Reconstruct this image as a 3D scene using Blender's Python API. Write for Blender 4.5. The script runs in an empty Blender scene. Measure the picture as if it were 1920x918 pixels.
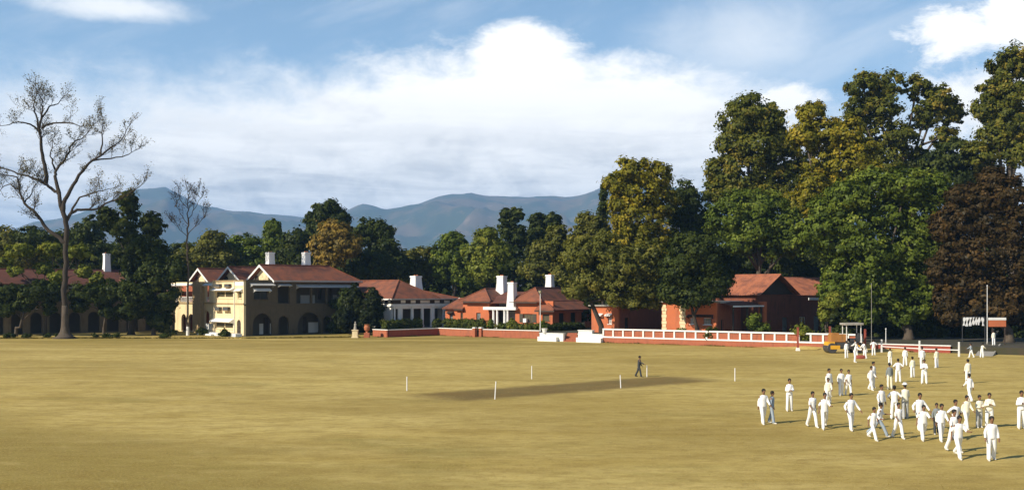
import bpy, bmesh, math, random
import numpy as np
from mathutils import Vector, Matrix, noise as mnoise
from mathutils.geometry import tessellate_polygon

scene = bpy.context.scene
COL = scene.collection
R = math.radians

# ------------------------------------------------------------------ camera
F, CH, HX, HY = 1900.0, 6.7, 960.0, 545.0      # focal length and horizon of the 1920 px photograph, eye height in m
cam_data = bpy.data.cameras.new('camera')
cam_data.sensor_width = 36.0
cam_data.lens = 36.0 * F / 1920.0
cam_data.shift_y = (HY - 459.0) / 1920.0
cam_data.clip_start = 0.5
cam_data.clip_end = 30000.0
cam = bpy.data.objects.new('camera', cam_data)
cam.location = (0, 0, CH)
cam.rotation_euler = (R(90), 0, 0)
COL.objects.link(cam)
scene.camera = cam

# ------------------------------------------------------------------ sun and sky
SUN_EL, SUN_AZ = R(33), R(33)                  # sun stands to the left and a little behind the camera
to_sun = Vector((-math.cos(SUN_AZ) * math.cos(SUN_EL), -math.sin(SUN_AZ) * math.cos(SUN_EL), math.sin(SUN_EL)))
sun_data = bpy.data.lights.new('sun', 'SUN')
sun_data.energy = 5.0
sun_data.angle = R(0.5)
sun_data.color = (1.0, 0.90, 0.74)
sun = bpy.data.objects.new('sun', sun_data)
sun.rotation_euler = to_sun.to_track_quat('Z', 'Y').to_euler()
sun.location = (-60, -40, 80)
COL.objects.link(sun)

scene.view_settings.view_transform = 'Standard'
scene.view_settings.look = 'None'
scene.view_settings.gamma = 1.0
scene.view_settings.use_curve_mapping = False
scene.view_settings.exposure = 0.45
scene.render.film_transparent = False
scene.cycles.use_denoising = True
scene.cycles.max_bounces = 6
scene.cycles.diffuse_bounces = 3
scene.cycles.transmission_bounces = 4
scene.cycles.volume_bounces = 1
scene.cycles.sample_clamp_indirect = 4.0

world = bpy.data.worlds.new('World')
scene.world = world
world.use_nodes = True
WT = world.node_tree
WT.nodes.clear()

class NT:
    """small helper to write node maths as expressions"""
    def __init__(s, tree): s.t = tree
    def node(s, kind, **kw):
        n = s.t.nodes.new(kind)
        for k, v in kw.items(): setattr(n, k, v)
        return n
    def put(s, sock, v):
        if v is None: return
        if isinstance(v, bpy.types.NodeSocket): s.t.links.new(v, sock)
        else: sock.default_value = v
    def m(s, op, a, b=None, c=None):
        n = s.node('ShaderNodeMath', operation=op)
        for i, v in enumerate((a, b, c)): s.put(n.inputs[i], v)
        return n.outputs[0]
    def vm(s, op, a, b=None, scale=None):
        n = s.node('ShaderNodeVectorMath', operation=op)
        s.put(n.inputs[0], a); s.put(n.inputs[1], b)
        if scale is not None: s.put(n.inputs['Scale'], scale)
        return n.outputs[0]
    def smooth(s, v, a, b, lo=0.0, hi=1.0):
        n = s.node('ShaderNodeMapRange', interpolation_type='SMOOTHSTEP')
        for i, x in enumerate((v, a, b, lo, hi)): s.put(n.inputs[i], x)
        return n.outputs[0]
    def lin(s, v, a, b, lo=0.0, hi=1.0):
        n = s.node('ShaderNodeMapRange')
        for i, x in enumerate((v, a, b, lo, hi)): s.put(n.inputs[i], x)
        return n.outputs[0]
    def noise(s, vec, scale, detail=4.0, rough=0.55, dist=0.0, color=False):
        n = s.node('ShaderNodeTexNoise')
        s.put(n.inputs['Vector'], vec)
        n.inputs['Scale'].default_value = scale; n.inputs['Detail'].default_value = detail
        n.inputs['Roughness'].default_value = rough; n.inputs['Distortion'].default_value = dist
        return n.outputs['Color' if color else 'Fac']
    def mix(s, f, a, b, blend='MIX'):
        n = s.node('ShaderNodeMix', data_type='RGBA', blend_type=blend)
        s.put(n.inputs[0], f); s.put(n.inputs[6], a); s.put(n.inputs[7], b)
        return n.outputs[2]
    def ramp(s, v, stops, mode='LINEAR'):
        n = s.node('ShaderNodeValToRGB')
        n.color_ramp.interpolation = mode
        el = n.color_ramp.elements
        while len(el) < len(stops): el.new(0.5)
        for e, (p, c) in zip(el, stops):
            e.position = p
            e.color = c if len(c) == 4 else (*c, 1)
        s.put(n.inputs[0], v)
        return n.outputs[0]
    def xyz(s, v):
        n = s.node('ShaderNodeSeparateXYZ'); s.put(n.inputs[0], v)
        return n.outputs[0], n.outputs[1], n.outputs[2]
    def vec(s, x, y, z):
        n = s.node('ShaderNodeCombineXYZ')
        for i, v in enumerate((x, y, z)): s.put(n.inputs[i], v)
        return n.outputs[0]

def build_sky():
    w = NT(WT)
    tc = w.node('ShaderNodeTexCoord')
    D = w.vm('NORMALIZE', tc.outputs['Generated'])
    x, y, z = w.xyz(D)
    az = w.m('MULTIPLY', w.m('ARCTAN2', x, y), 180 / math.pi)         # degrees to the right of the view
    el = w.m('MULTIPLY', w.m('ARCSINE', z), 180 / math.pi)            # degrees above the horizon
    sky = w.node('ShaderNodeTexSky', sky_type='NISHITA')
    sky.sun_disc = False
    sky.sun_elevation = SUN_EL
    sky.sun_rotation = math.atan2(to_sun.x, to_sun.y)
    sky.altitude = 600; sky.air_density = 1.0; sky.dust_density = 0.3; sky.ozone_density = 2.0
    P = w.vec(w.m('MULTIPLY', az, 0.1), w.m('MULTIPLY', el, 0.22), 0.0)          # flattened cloud space
    n_big = w.noise(P, 1.1, 6, 0.56, 0.4)
    n_mid = w.noise(w.vec(w.m('MULTIPLY', az, 0.16), w.m('MULTIPLY', el, 0.28), 3.7), 1.9, 10, 0.66, 0.25)
    n_str = w.noise(w.vec(w.m('MULTIPLY', az, 0.06), w.m('MULTIPLY', el, 0.55), 9.1), 1.4, 6, 0.6, 0.5)
    # upper edge of the cloud bank, degrees of elevation against azimuth
    tops = [(-180, 6), (-60, 7), (-30, 9.6), (-24, 10.3), (-18, 10.8), (-14.5, 11.2), (-10, 12.0), (-6, 12.9), (-2.4, 13.6),
            (-0.3, 14.5), (1.6, 14.5), (3.5, 13.4), (8.5, 13.0), (12, 12.2), (15, 10.6), (18, 9.6), (22, 8.8), (27, 8.4), (60, 7), (180, 6)]
    top = w.m('MULTIPLY', w.ramp(w.lin(az, -180, 180), [((a + 180) / 360, (t / 20,) * 3) for a, t in tops]), 20.0)
    edge = w.m('ADD', top, w.m('MULTIPLY', w.m('SUBTRACT', n_mid, 0.5), 5.0))
    depth = w.m('SUBTRACT', edge, el)                                  # > 0 inside the bank
    bank = w.smooth(depth, w.m('MULTIPLY', w.lin(w.m('ABSOLUTE', w.m('SUBTRACT', az, 1.0)), 2, 20, 0.25, 1.0), -2.4), w.m('ADD', 1.5, w.m('MULTIPLY', w.lin(w.m('ABSOLUTE', w.m('SUBTRACT', az, 1.0)), 2, 20), 1.6)))
    def puff(pa, pe, ra, re, soft=0.5, amp=1.1):
        dx = w.m('DIVIDE', w.m('SUBTRACT', az, pa), ra)
        dy = w.m('DIVIDE', w.m('SUBTRACT', el, pe), re)
        r = w.m('SQRT', w.m('ADD', w.m('MULTIPLY', dx, dx), w.m('MULTIPLY', dy, dy)))
        r = w.m('ADD', r, w.m('MULTIPLY', w.m('SUBTRACT', n_mid, 0.5), amp * 2.2))
        return w.smooth(r, 1.0 + soft * 0.5, 1.0 - soft)
    m = bank
    for p in ((23.6, 13.0, 2.6, 1.5, 0.5), (27.0, 13.6, 3.4, 2.4, 0.5), (26.0, 9.5, 4.5, 2.6, 0.6), (15.0, 10.2, 2.0, 1.2, 0.5), (0.6, 13.1, 3.2, 1.9, 0.35, 0.6)):
        m = w.m('MAXIMUM', m, puff(*p))
    # thin high streaks
    tilt = w.m('SUBTRACT', el, w.m('MULTIPLY', az, 0.34))
    n_w = w.noise(w.vec(w.m('MULTIPLY', az, 0.07), w.m('MULTIPLY', tilt, 0.22), 5.0), 1.3, 6, 0.6, 0.2)
    wisp = w.m('MULTIPLY', w.smooth(n_w, 0.45, 0.85), 0.30)
    left = w.m('MULTIPLY', puff(-21.5, 14.6, 4.0, 0.75, 0.8, 0.6), 0.75)
    streak = w.m('MULTIPLY', puff(13.0, 13.4, 5.0, 2.6, 1.2, 0.5), 0.55)
    m = w.m('MAXIMUM', w.m('MAXIMUM', m, wisp), w.m('MAXIMUM', left, streak))
    fade = w.smooth(el, 60, 20, 0.35, 1.0)
    m = w.m('MULTIPLY', m, fade)
    # cloud body: bright tops, grey bands low down
    low = w.smooth(el, 11.5, 4.0)
    band = w.smooth(n_str, 0.40, 0.62)
    lump = w.smooth(n_mid, 0.42, 0.62)
    grey = w.m('MULTIPLY', low, w.m('ADD', 0.12, w.m('ADD', w.m('MULTIPLY', band, 0.55), w.m('MULTIPLY', lump, 0.38))))
    grey = w.m('ADD', grey, w.m('MULTIPLY', w.m('MULTIPLY', w.smooth(n_big, 0.52, 0.66), w.smooth(el, 13, 8)), 0.35))
    ccol = w.mix(w.m('MINIMUM', grey, 1.0), (15.6, 15.1, 14.3, 1), (7.0, 7.1, 7.3, 1))
    tint = w.node('ShaderNodeHueSaturation'); tint.inputs['Saturation'].default_value = 1.18
    w.put(tint.inputs['Color'], sky.outputs[0])
    veil = w.mix(w.smooth(el, 32, 4, 0.0, 0.62), tint.outputs[0], (5.6, 8.6, 12.0, 1))       # pale air low in the sky
    col = w.mix(m, veil, ccol)
    bg = w.node('ShaderNodeBackground'); bg.inputs[1].default_value = 0.068
    w.put(bg.inputs[0], col)
    out = w.node('ShaderNodeOutputWorld')
    WT.links.new(bg.outputs[0], out.inputs[0])
build_sky()

# ------------------------------------------------------------------ helpers
def P(px, py, d):
    return Vector(((px - HX) / F * d, d, CH - (py - HY) / F * d))
def G(px, py, z=0.0):
    d = (CH - z) * F / (py - HY)
    return Vector(((px - HX) / F * d, d, z))
def at(px, d, z=0.0):
    return Vector(((px - HX) / F * d, d, z))

def tag(o, label, cat, group=None):
    o['label'] = label; o['category'] = cat
    if group: o['group'] = group
    return o
def structure(o):
    o['kind'] = 'structure'; return o
def empty(name, loc=(0, 0, 0), rz=0.0, parent=None):
    o = bpy.data.objects.new(name, None)
    o.empty_display_size = 0.3
    o.location = loc; o.rotation_euler = (0, 0, rz)
    COL.objects.link(o); o.parent = parent
    return o
def link(name, me, parent=None):
    o = bpy.data.objects.new(name, me)
    COL.objects.link(o); o.parent = parent
    return o

class MB:
    """collects polygons and links them as one mesh"""
    def __init__(s): s.v = []; s.f = []
    def add(s, vs, fs):
        n = len(s.v); s.v += [tuple(v) for v in vs]; s.f += [tuple(i + n for i in f) for f in fs]; return s
    def box(s, x0, y0, z0, x1, y1, z1):
        vs = [(x, y, z) for z in (z0, z1) for y in (y0, y1) for x in (x0, x1)]
        return s.add(vs, [(0, 2, 3, 1), (4, 5, 7, 6), (0, 1, 5, 4), (2, 6, 7, 3), (0, 4, 6, 2), (1, 3, 7, 5)])
    def taper(s, cx, cy, z0, z1, a0, b0, a1, b1):
        vs = [(cx + sx * a0, cy + sy * b0, z0) for sx, sy in ((-1, -1), (1, -1), (1, 1), (-1, 1))]
        vs += [(cx + sx * a1, cy + sy * b1, z1) for sx, sy in ((-1, -1), (1, -1), (1, 1), (-1, 1))]
        return s.add(vs, [(3, 2, 1, 0), (4, 5, 6, 7)] + [(i, (i + 1) % 4, 4 + (i + 1) % 4, 4 + i) for i in range(4)])
    def slab(s, poly, thick=0.16):
        """a sheet given by its top polygon, with thickness downwards"""
        n = len(poly); lo = [(p[0], p[1], p[2] - thick) for p in poly]
        return s.add(list(poly) + lo, [tuple(range(n)), tuple(range(2 * n - 1, n - 1, -1))] + [(i, n + i, n + (i + 1) % n, (i + 1) % n) for i in range(n)])
    def tube(s, pts, rad, sides=8, cap=True):
        pts = [Vector(p) for p in pts]; n = len(pts); base = len(s.v)
        if not hasattr(rad, '__len__'): rad = [rad] * n
        up = None
        for i, p in enumerate(pts):
            t = (pts[min(i + 1, n - 1)] - pts[max(i - 1, 0)])
            t = t.normalized() if t.length > 1e-9 else Vector((0, 0, 1))
            if up is None: up = t.orthogonal().normalized()
            a = (up - t * up.dot(t)); a = a.normalized() if a.length > 1e-6 else t.orthogonal().normalized()
            up = a; b = t.cross(a)
            for k in range(sides):
                w = 2 * math.pi * k / sides
                s.v.append(tuple(p + (a * math.cos(w) + b * math.sin(w)) * rad[i]))
        for i in range(n - 1):
            for k in range(sides):
                k2 = (k + 1) % sides
                s.f.append((base + i * sides + k, base + i * sides + k2, base + (i + 1) * sides + k2, base + (i + 1) * sides + k))
        if cap:
            s.f.append(tuple(base + k for k in range(sides - 1, -1, -1)))
            s.f.append(tuple(base + (n - 1) * sides + k for k in range(sides)))
        return s
    def loft(s, rings, sides=12):
        """rings of (centre, rx, ry) in horizontal sections"""
        base = len(s.v)
        for c, rx, ry in rings:
            for k in range(sides):
                w = 2 * math.pi * k / sides
                s.v.append((c[0] + rx * math.cos(w), c[1] + ry * math.sin(w), c[2]))
        for i in range(len(rings) - 1):
            for k in range(sides):
                k2 = (k + 1) % sides
                s.f.append((base + i * sides + k, base + i * sides + k2, base + (i + 1) * sides + k2, base + (i + 1) * sides + k))
        s.f.append(tuple(base + k for k in range(sides - 1, -1, -1)))
        s.f.append(tuple(base + (len(rings) - 1) * sides + k for k in range(sides)))
        return s
    def ball(s, c, rx, ry, rz, seg=10, rings=7):
        c = Vector(c); base = len(s.v)
        s.v.append((c.x, c.y, c.z - rz))
        for i in range(1, rings):
            a = -math.pi / 2 + math.pi * i / rings
            for k in range(seg):
                w = 2 * math.pi * k / seg
                s.v.append((c.x + rx * math.cos(a) * math.cos(w), c.y + ry * math.cos(a) * math.sin(w), c.z + rz * math.sin(a)))
        s.v.append((c.x, c.y, c.z + rz)); top = len(s.v) - 1
        for k in range(seg):
            k2 = (k + 1) % seg
            s.f.append((base, base + 1 + k2, base + 1 + k))
            s.f.append((top, top - seg + k, top - seg + k2))
            for i in range(rings - 2):
                s.f.append((base + 1 + i * seg + k, base + 1 + i * seg + k2, base + 1 + (i + 1) * seg + k2, base + 1 + (i + 1) * seg + k))
        return s
    def mesh(s, name, mat=None, smooth=False):
        me = bpy.data.meshes.new(name)
        me.from_pydata(s.v, [], s.f); me.update()
        if mat: me.materials.append(mat)
        if smooth: me.polygons.foreach_set('use_smooth', [True] * len(me.polygons))
        return me
    def build(s, name, mat=None, parent=None, smooth=False):
        return link(name, s.mesh(name, mat, smooth), parent)

# ------------------------------------------------------------------ materials
MATS = {}
def base_mat(name):
    m = bpy.data.materials.new(name); m.use_nodes = True
    t = m.node_tree; t.nodes.clear()
    w = NT(t)
    out = w.node('ShaderNodeOutputMaterial'); b = w.node('ShaderNodeBsdfPrincipled')
    t.links.new(b.outputs[0], out.inputs[0])
    MATS[name] = m
    return m, w, b, out
def plain(name, col, rough=0.8, var=0.12, scale=1.5, spec=0.3, streak=True, bump=0.15, stain=None, stain_amt=0.5, metal=0.0):
    """painted or mineral surface with uneven tone, streaks of wear and fine relief"""
    m, w, b, out = base_mat(name)
    g = w.node('ShaderNodeNewGeometry'); pos = g.outputs['Position']
    n1 = w.noise(pos, scale, 6, 0.6)
    v = w.m('ADD', 1.0 - var, w.m('MULTIPLY', n1, 2 * var))
    c = w.mix(1.0, (*col, 1), w.vec(v, v, v), 'MULTIPLY')
    if stain:
        sv = w.vm('MULTIPLY', pos, (1.0, 1.0, 0.18 if streak else 1.0))
        n2 = w.noise(sv, scale * 1.3, 7, 0.68)
        c = w.mix(w.m('MULTIPLY', w.smooth(n2, 0.50, 0.72), stain_amt), c, (*stain, 1))
    w.put(b.inputs['Base Color'], c)
    b.inputs['Roughness'].default_value = rough
    b.inputs['Specular IOR Level'].default_value = spec
    b.inputs['Metallic'].default_value = metal
    if bump:
        bn = w.node('ShaderNodeBump'); bn.inputs['Strength'].default_value = bump; bn.inputs['Distance'].default_value = 0.03
        w.put(bn.inputs['Height'], w.noise(pos, 9.0, 5, 0.6)); w.put(b.inputs['Normal'], bn.outputs[0])
    return m
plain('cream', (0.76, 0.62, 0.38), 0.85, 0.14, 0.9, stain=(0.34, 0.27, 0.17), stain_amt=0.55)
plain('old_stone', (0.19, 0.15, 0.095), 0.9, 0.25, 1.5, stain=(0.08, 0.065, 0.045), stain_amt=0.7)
plain('pier_stone', (0.44, 0.32, 0.17), 0.9, 0.25, 2.2, stain=(0.24, 0.18, 0.11), stain_amt=0.6)
plain('stone', (0.105, 0.083, 0.052), 0.9, 0.25, 2.2, stain=(0.06, 0.05, 0.036), stain_amt=0.7)  # masonry colour darkened to stand for shade on the unlit walls
plain('whitewash', (0.80, 0.79, 0.75), 0.8, 0.07, 1.2, stain=(0.50, 0.47, 0.40), stain_amt=0.35)
plain('chimney_white', (0.82, 0.82, 0.80), 0.8, 0.05, 1.2, stain=(0.45, 0.42, 0.38), stain_amt=0.30)
plain('orange_wall', (0.52, 0.150, 0.062), 0.85, 0.16, 0.8, stain=(0.30, 0.11, 0.06), stain_amt=0.7)
plain('ochre_paint', (0.38, 0.17, 0.045), 0.6, 0.2, 2.0, stain=(0.15, 0.09, 0.05), stain_amt=0.6)
plain('shaded_brick', (0.20, 0.068, 0.040), 0.9, 0.25, 1.6, stain=(0.09, 0.045, 0.035), stain_amt=0.7)  # orange brick darkened to stand for shade on the rust-roofed house
plain('brick_orange', (0.36, 0.115, 0.060), 0.9, 0.2, 1.8, stain=(0.17, 0.075, 0.05), stain_amt=0.65)
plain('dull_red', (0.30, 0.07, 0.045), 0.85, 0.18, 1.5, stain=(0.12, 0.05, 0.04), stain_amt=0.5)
plain('dark_wood', (0.055, 0.040, 0.030), 0.7, 0.25, 2.0)
plain('door_grey', (0.16, 0.17, 0.165), 0.6, 0.15, 2.0)
plain('shutter', (0.075, 0.065, 0.045), 0.6, 0.2, 3.0)
plain('interior_shade', (0.10, 0.09, 0.075), 0.9, 0.2, 1.0)  # dark colour stands for the shade inside arcades and verandahs
plain('shaded_white', (0.44, 0.43, 0.40), 0.9, 0.12, 0.8, stain=(0.22, 0.20, 0.17), stain_amt=0.5)  # whitewash greyed to stand for shade on the unlit sides
plain('concrete', (0.33, 0.31, 0.27), 0.9, 0.18, 1.2, stain=(0.16, 0.15, 0.13), stain_amt=0.5)
plain('metal_dark', (0.05, 0.05, 0.052), 0.5, 0.2, 2.0, spec=0.5)
plain('metal_white', (0.78, 0.78, 0.76), 0.45, 0.05, 2.0, spec=0.5, bump=0)
plain('yellow_paint', (0.70, 0.36, 0.02), 0.45, 0.12, 2.5, spec=0.5, stain=(0.30, 0.17, 0.05), stain_amt=0.45)
plain('tyre', (0.025, 0.024, 0.023), 0.85, 0.2, 3.0)
plain('terracotta', (0.42, 0.15, 0.07), 0.8, 0.15, 4.0)
plain('curtain', (0.40, 0.36, 0.24), 0.9, 0.25, 3.0)
plain('bark', (0.085, 0.066, 0.048), 0.95, 0.35, 3.0, stain=(0.16, 0.14, 0.11), stain_amt=0.5, bump=0.6)
plain('bark_dark', (0.048, 0.038, 0.029), 0.95, 0.3, 3.0, bump=0.5)
plain('white_cotton', (0.83, 0.83, 0.81), 0.9, 0.05, 5.0, bump=0.1)
plain('cream_wool', (0.80, 0.76, 0.60), 0.95, 0.06, 6.0, bump=0.2)
plain('grey_cloth', (0.20, 0.22, 0.22), 0.9, 0.12, 5.0)
plain('blue_grey_cloth', (0.30, 0.36, 0.42), 0.9, 0.1, 5.0)
plain('dark_cloth', (0.045, 0.05, 0.055), 0.9, 0.15, 5.0)
plain('light_grey_cloth', (0.42, 0.43, 0.42), 0.9, 0.1, 5.0)
plain('skin', (0.22, 0.115, 0.065), 0.55, 0.08, 6.0, bump=0)
plain('hair', (0.010, 0.009, 0.008), 0.6, 0.2, 12.0)
plain('shoe_white', (0.62, 0.60, 0.54), 0.7, 0.1, 8.0)

def roof_mat(name, col, dark, course=0.32, bump=0.9):
    m, w, b, out = base_mat(name)
    tc = w.node('ShaderNodeTexCoord'); pos = tc.outputs['Object']
    x, y, z = w.xyz(pos)
    n1 = w.noise(pos, 0.7, 6, 0.65); n2 = w.noise(pos, 5.0, 4, 0.6)
    c = w.mix(w.smooth(n1, 0.35, 0.7), (*col, 1), (*dark, 1))
    c = w.mix(w.m('MULTIPLY', w.smooth(n2, 0.45, 0.75), 0.45), c, (col[0] * 0.5, col[1] * 0.55, col[2] * 0.6, 1))
    saw = w.m('FRACT', w.m('DIVIDE', z, course * 0.55))
    rib = w.m('SINE', w.m('MULTIPLY', w.m('ADD', x, y), 2 * math.pi / 0.28))
    h = w.m('ADD', saw, w.m('MULTIPLY', rib, 0.25))
    bn = w.node('ShaderNodeBump'); bn.inputs['Strength'].default_value = bump; bn.inputs['Distance'].default_value = 0.04
    w.put(bn.inputs['Height'], h); w.put(b.inputs['Normal'], bn.outputs[0])
    w.put(b.inputs['Base Color'], c); b.inputs['Roughness'].default_value = 0.85
    return m
roof_mat('tile_roof', (0.27, 0.085, 0.038), (0.125, 0.050, 0.032))
roof_mat('rust_sheet', (0.38, 0.13, 0.062), (0.17, 0.060, 0.038), 5.0, 0.2)
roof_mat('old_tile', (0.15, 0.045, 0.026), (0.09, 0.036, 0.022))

def glass_mat(name, tint=(0.03, 0.035, 0.035)):
    m, w, b, out = base_mat(name)
    b.inputs['Base Color'].default_value = (*tint, 1)
    b.inputs['Roughness'].default_value = 0.08; b.inputs['Specular IOR Level'].default_value = 0.6
    g = w.node('ShaderNodeNewGeometry')
    bn = w.node('ShaderNodeBump'); bn.inputs['Strength'].default_value = 0.08; bn.inputs['Distance'].default_value = 0.05
    w.put(bn.inputs['Height'], w.noise(g.outputs['Position'], 1.5, 2)); w.put(b.inputs['Normal'], bn.outputs[0])
    return m
glass_mat('glass')
glass_mat('glass_curtain', (0.10, 0.085, 0.05))

def leaf_mat(name, c0, c1, c2, trans=0.30):
    """leaves whose own colour runs from c0 to c2"""
    m, w, b, out = base_mat(name)
    t = m.node_tree; t.nodes.remove(b)
    at_ = w.node('ShaderNodeAttribute', attribute_name='tint', attribute_type='GEOMETRY')
    c = w.ramp(at_.outputs['Fac'], [(0.0, c0), (0.5, c1), (1.0, c2)])
    d = w.node('ShaderNodeBsdfDiffuse'); tr = w.node('ShaderNodeBsdfTranslucent'); gl = w.node('ShaderNodeBsdfGlossy')
    w.put(d.inputs[0], c); gl.inputs['Roughness'].default_value = 0.45; gl.inputs[0].default_value = (0.9, 0.95, 0.9, 1)
    hs = w.node('ShaderNodeHueSaturation'); hs.inputs['Value'].default_value = 1.3; hs.inputs['Saturation'].default_value = 1.1
    w.put(hs.inputs['Color'], c); w.put(tr.inputs[0], hs.outputs[0])
    m1 = w.node('ShaderNodeMixShader'); m1.inputs[0].default_value = trans
    t.links.new(d.outputs[0], m1.inputs[1]); t.links.new(tr.outputs[0], m1.inputs[2])
    m2 = w.node('ShaderNodeMixShader'); m2.inputs[0].default_value = 0.006
    t.links.new(m1.outputs[0], m2.inputs[1]); t.links.new(gl.outputs[0], m2.inputs[2])
    t.links.new(m2.outputs[0], out.inputs[0])
    return m
leaf_mat('leaf_green', (0.042, 0.062, 0.010), (0.110, 0.150, 0.020), (0.23, 0.265, 0.038))
leaf_mat('leaf_dark', (0.022, 0.032, 0.009), (0.050, 0.068, 0.014), (0.105, 0.120, 0.026))
leaf_mat('leaf_olive', (0.055, 0.062, 0.013), (0.135, 0.140, 0.026), (0.24, 0.21, 0.040))
leaf_mat('leaf_yellow', (0.075, 0.082, 0.010), (0.215, 0.195, 0.018), (0.40, 0.29, 0.028))
leaf_mat('leaf_amber', (0.045, 0.056, 0.010), (0.120, 0.130, 0.018), (0.27, 0.200, 0.030))
leaf_mat('leaf_shaded', (0.010, 0.016, 0.006), (0.022, 0.030, 0.009), (0.048, 0.058, 0.015))  # leaves darkened to carry the shade of the cream house
leaf_mat('leaf_rust', (0.026, 0.021, 0.009), (0.060, 0.040, 0.015), (0.125, 0.072, 0.022))
leaf_mat('leaf_light', (0.075, 0.098, 0.014), (0.18, 0.205, 0.030), (0.31, 0.29, 0.045))
leaf_mat('leaf_gold', (0.10, 0.080, 0.020), (0.24, 0.170, 0.036), (0.38, 0.25, 0.050))
leaf_mat('leaf_hedge', (0.040, 0.056, 0.011), (0.090, 0.115, 0.020), (0.19, 0.165, 0.04))
leaf_mat('leaf_straw', (0.09, 0.10, 0.025), (0.26, 0.20, 0.055), (0.52, 0.40, 0.15))
leaf_mat('leaf_sparse', (0.075, 0.065, 0.025), (0.14, 0.12, 0.04), (0.21, 0.165, 0.055))

def grass_material(name, pitch=None, green=0.0):
    """dry winter turf; pitch = (centre, direction, half length, half width) lays the worn, rolled square into it"""
    m, w, b, out = base_mat(name)
    g = w.node('ShaderNodeNewGeometry'); pos = g.outputs['Position']
    x, y, z = w.xyz(pos)
    big = w.noise(w.vm('MULTIPLY', pos, (0.55, 1.0, 1.0)), 0.030, 5, 0.60); mid = w.noise(w.vm('MULTIPLY', pos, (0.30, 1.0, 1.0)), 0.16, 7, 0.65)
    rowd = w.noise(w.vm('MULTIPLY', pos, (0.045, 0.55, 1.0)), 0.9, 5, 0.6)
    fine = w.noise(w.vm('MULTIPLY', pos, (0.6, 1.0, 1.0)), 2.0, 7, 0.74); tuft = w.noise(pos, 9.0, 4, 0.7)
    c = w.mix(w.smooth(mid, 0.32, 0.68), (0.55, 0.430, 0.145, 1), (0.41, 0.302, 0.082, 1))
    c = w.mix(w.m('MULTIPLY', w.smooth(rowd, 0.42, 0.66), 0.60), c, (0.53, 0.410, 0.150, 1))
    c = w.mix(w.m('MULTIPLY', w.smooth(big, 0.46, 0.62), 0.62), c, (0.28, 0.205, 0.052, 1))
    gp = w.noise(w.vm('ADD', w.vm('MULTIPLY', pos, (0.30, 0.8, 1.0)), (31.0, 7.0, 0)), 0.11, 5, 0.6)
    c = w.mix(w.m('MULTIPLY', w.smooth(gp, 0.57 - green, 0.72 - green), 0.62), c, (0.150, 0.140, 0.032, 1))
    # darker, browner turf in the near left part of the ground
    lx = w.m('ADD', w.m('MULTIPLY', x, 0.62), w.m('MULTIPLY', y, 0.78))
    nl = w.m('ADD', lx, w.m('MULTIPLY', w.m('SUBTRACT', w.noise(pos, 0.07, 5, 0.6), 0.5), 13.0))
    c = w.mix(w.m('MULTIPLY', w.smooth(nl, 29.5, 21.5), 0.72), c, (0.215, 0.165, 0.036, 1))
    mott = w.noise(w.vm('MULTIPLY', pos, (0.45, 1.0, 1.0)), 0.65, 5, 0.62)
    c = w.mix(w.m('MULTIPLY', w.smooth(mott, 0.46, 0.66), 0.42), c, (0.245, 0.170, 0.040, 1))
    c = w.mix(w.m('MULTIPLY', w.smooth(mott, 0.46, 0.28), 0.40), c, (0.56, 0.43, 0.17, 1))
    c = w.mix(w.m('MULTIPLY', w.smooth(fine, 0.40, 0.72), 0.60), c, (0.225, 0.150, 0.038, 1))
    c = w.mix(w.m('MULTIPLY', w.smooth(tuft, 0.46, 0.74), 0.50), c, (0.57, 0.42, 0.155, 1))
    far = w.m('MULTIPLY', w.smooth(y, 105.0, 140.0), 0.75)
    c = w.mix(w.m('MULTIPLY', far, w.smooth(w.noise(w.vm('MULTIPLY', pos, (0.2, 1, 1)), 0.22, 5), 0.4, 0.6)), c, (0.23, 0.175, 0.042, 1))
    if pitch:
        (cx, cy), (dx, dy), hl, hw = pitch
        rx = w.m('SUBTRACT', x, cx); ry = w.m('SUBTRACT', y, cy)
        a = w.m('ADD', w.m('MULTIPLY', rx, dx), w.m('MULTIPLY', ry, dy))
        c2 = w.m('ADD', w.m('MULTIPLY', rx, -dy), w.m('MULTIPLY', ry, dx))
        rag = w.m('MULTIPLY', w.m('SUBTRACT', w.noise(pos, 0.9, 5, 0.65), 0.5), 1.6)
        ea = w.m('ADD', w.m('SUBTRACT', hl, w.m('ABSOLUTE', a)), rag)
        eb = w.m('ADD', w.m('SUBTRACT', hw, w.m('ABSOLUTE', c2)), rag)
        k = w.m('MULTIPLY', w.smooth(ea, -0.5, 3.4), w.smooth(eb, -0.3, 1.6))
        worn = w.mix(w.smooth(w.noise(w.vm('MULTIPLY', pos, (1, 1, 1)), 0.7, 5), 0.35, 0.7), (0.150, 0.096, 0.036, 1), (0.115, 0.085, 0.034, 1))
        c = w.mix(w.m('MULTIPLY', k, 0.80), c, worn)
    bn = w.node('ShaderNodeBump'); bn.inputs['Strength'].default_value = 0.6; bn.inputs['Distance'].default_value = 0.06
    w.put(bn.inputs['Height'], w.noise(pos, 6.0, 6, 0.75)); w.put(b.inputs['Normal'], bn.outputs[0])
    w.put(b.inputs['Base Color'], c); b.inputs['Roughness'].default_value = 0.95
    b.inputs['Specular IOR Level'].default_value = 0.1
    return m
PITCH_A, PITCH_B = (G(795, 736.5) + G(925, 748)) / 2, (G(1190, 708) + G(1350, 714)) / 2
pdir = (PITCH_B - PITCH_A).normalized()
pmid = (PITCH_A + PITCH_B) / 2
PITCH = ((pmid.x, pmid.y), (pdir.x, pdir.y), (PITCH_B - PITCH_A).length / 2 + 3.2, 3.3)
grass_material('turf'); grass_material('turf_pitch', PITCH); grass_material('turf_lawn', None, 0.06)

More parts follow.
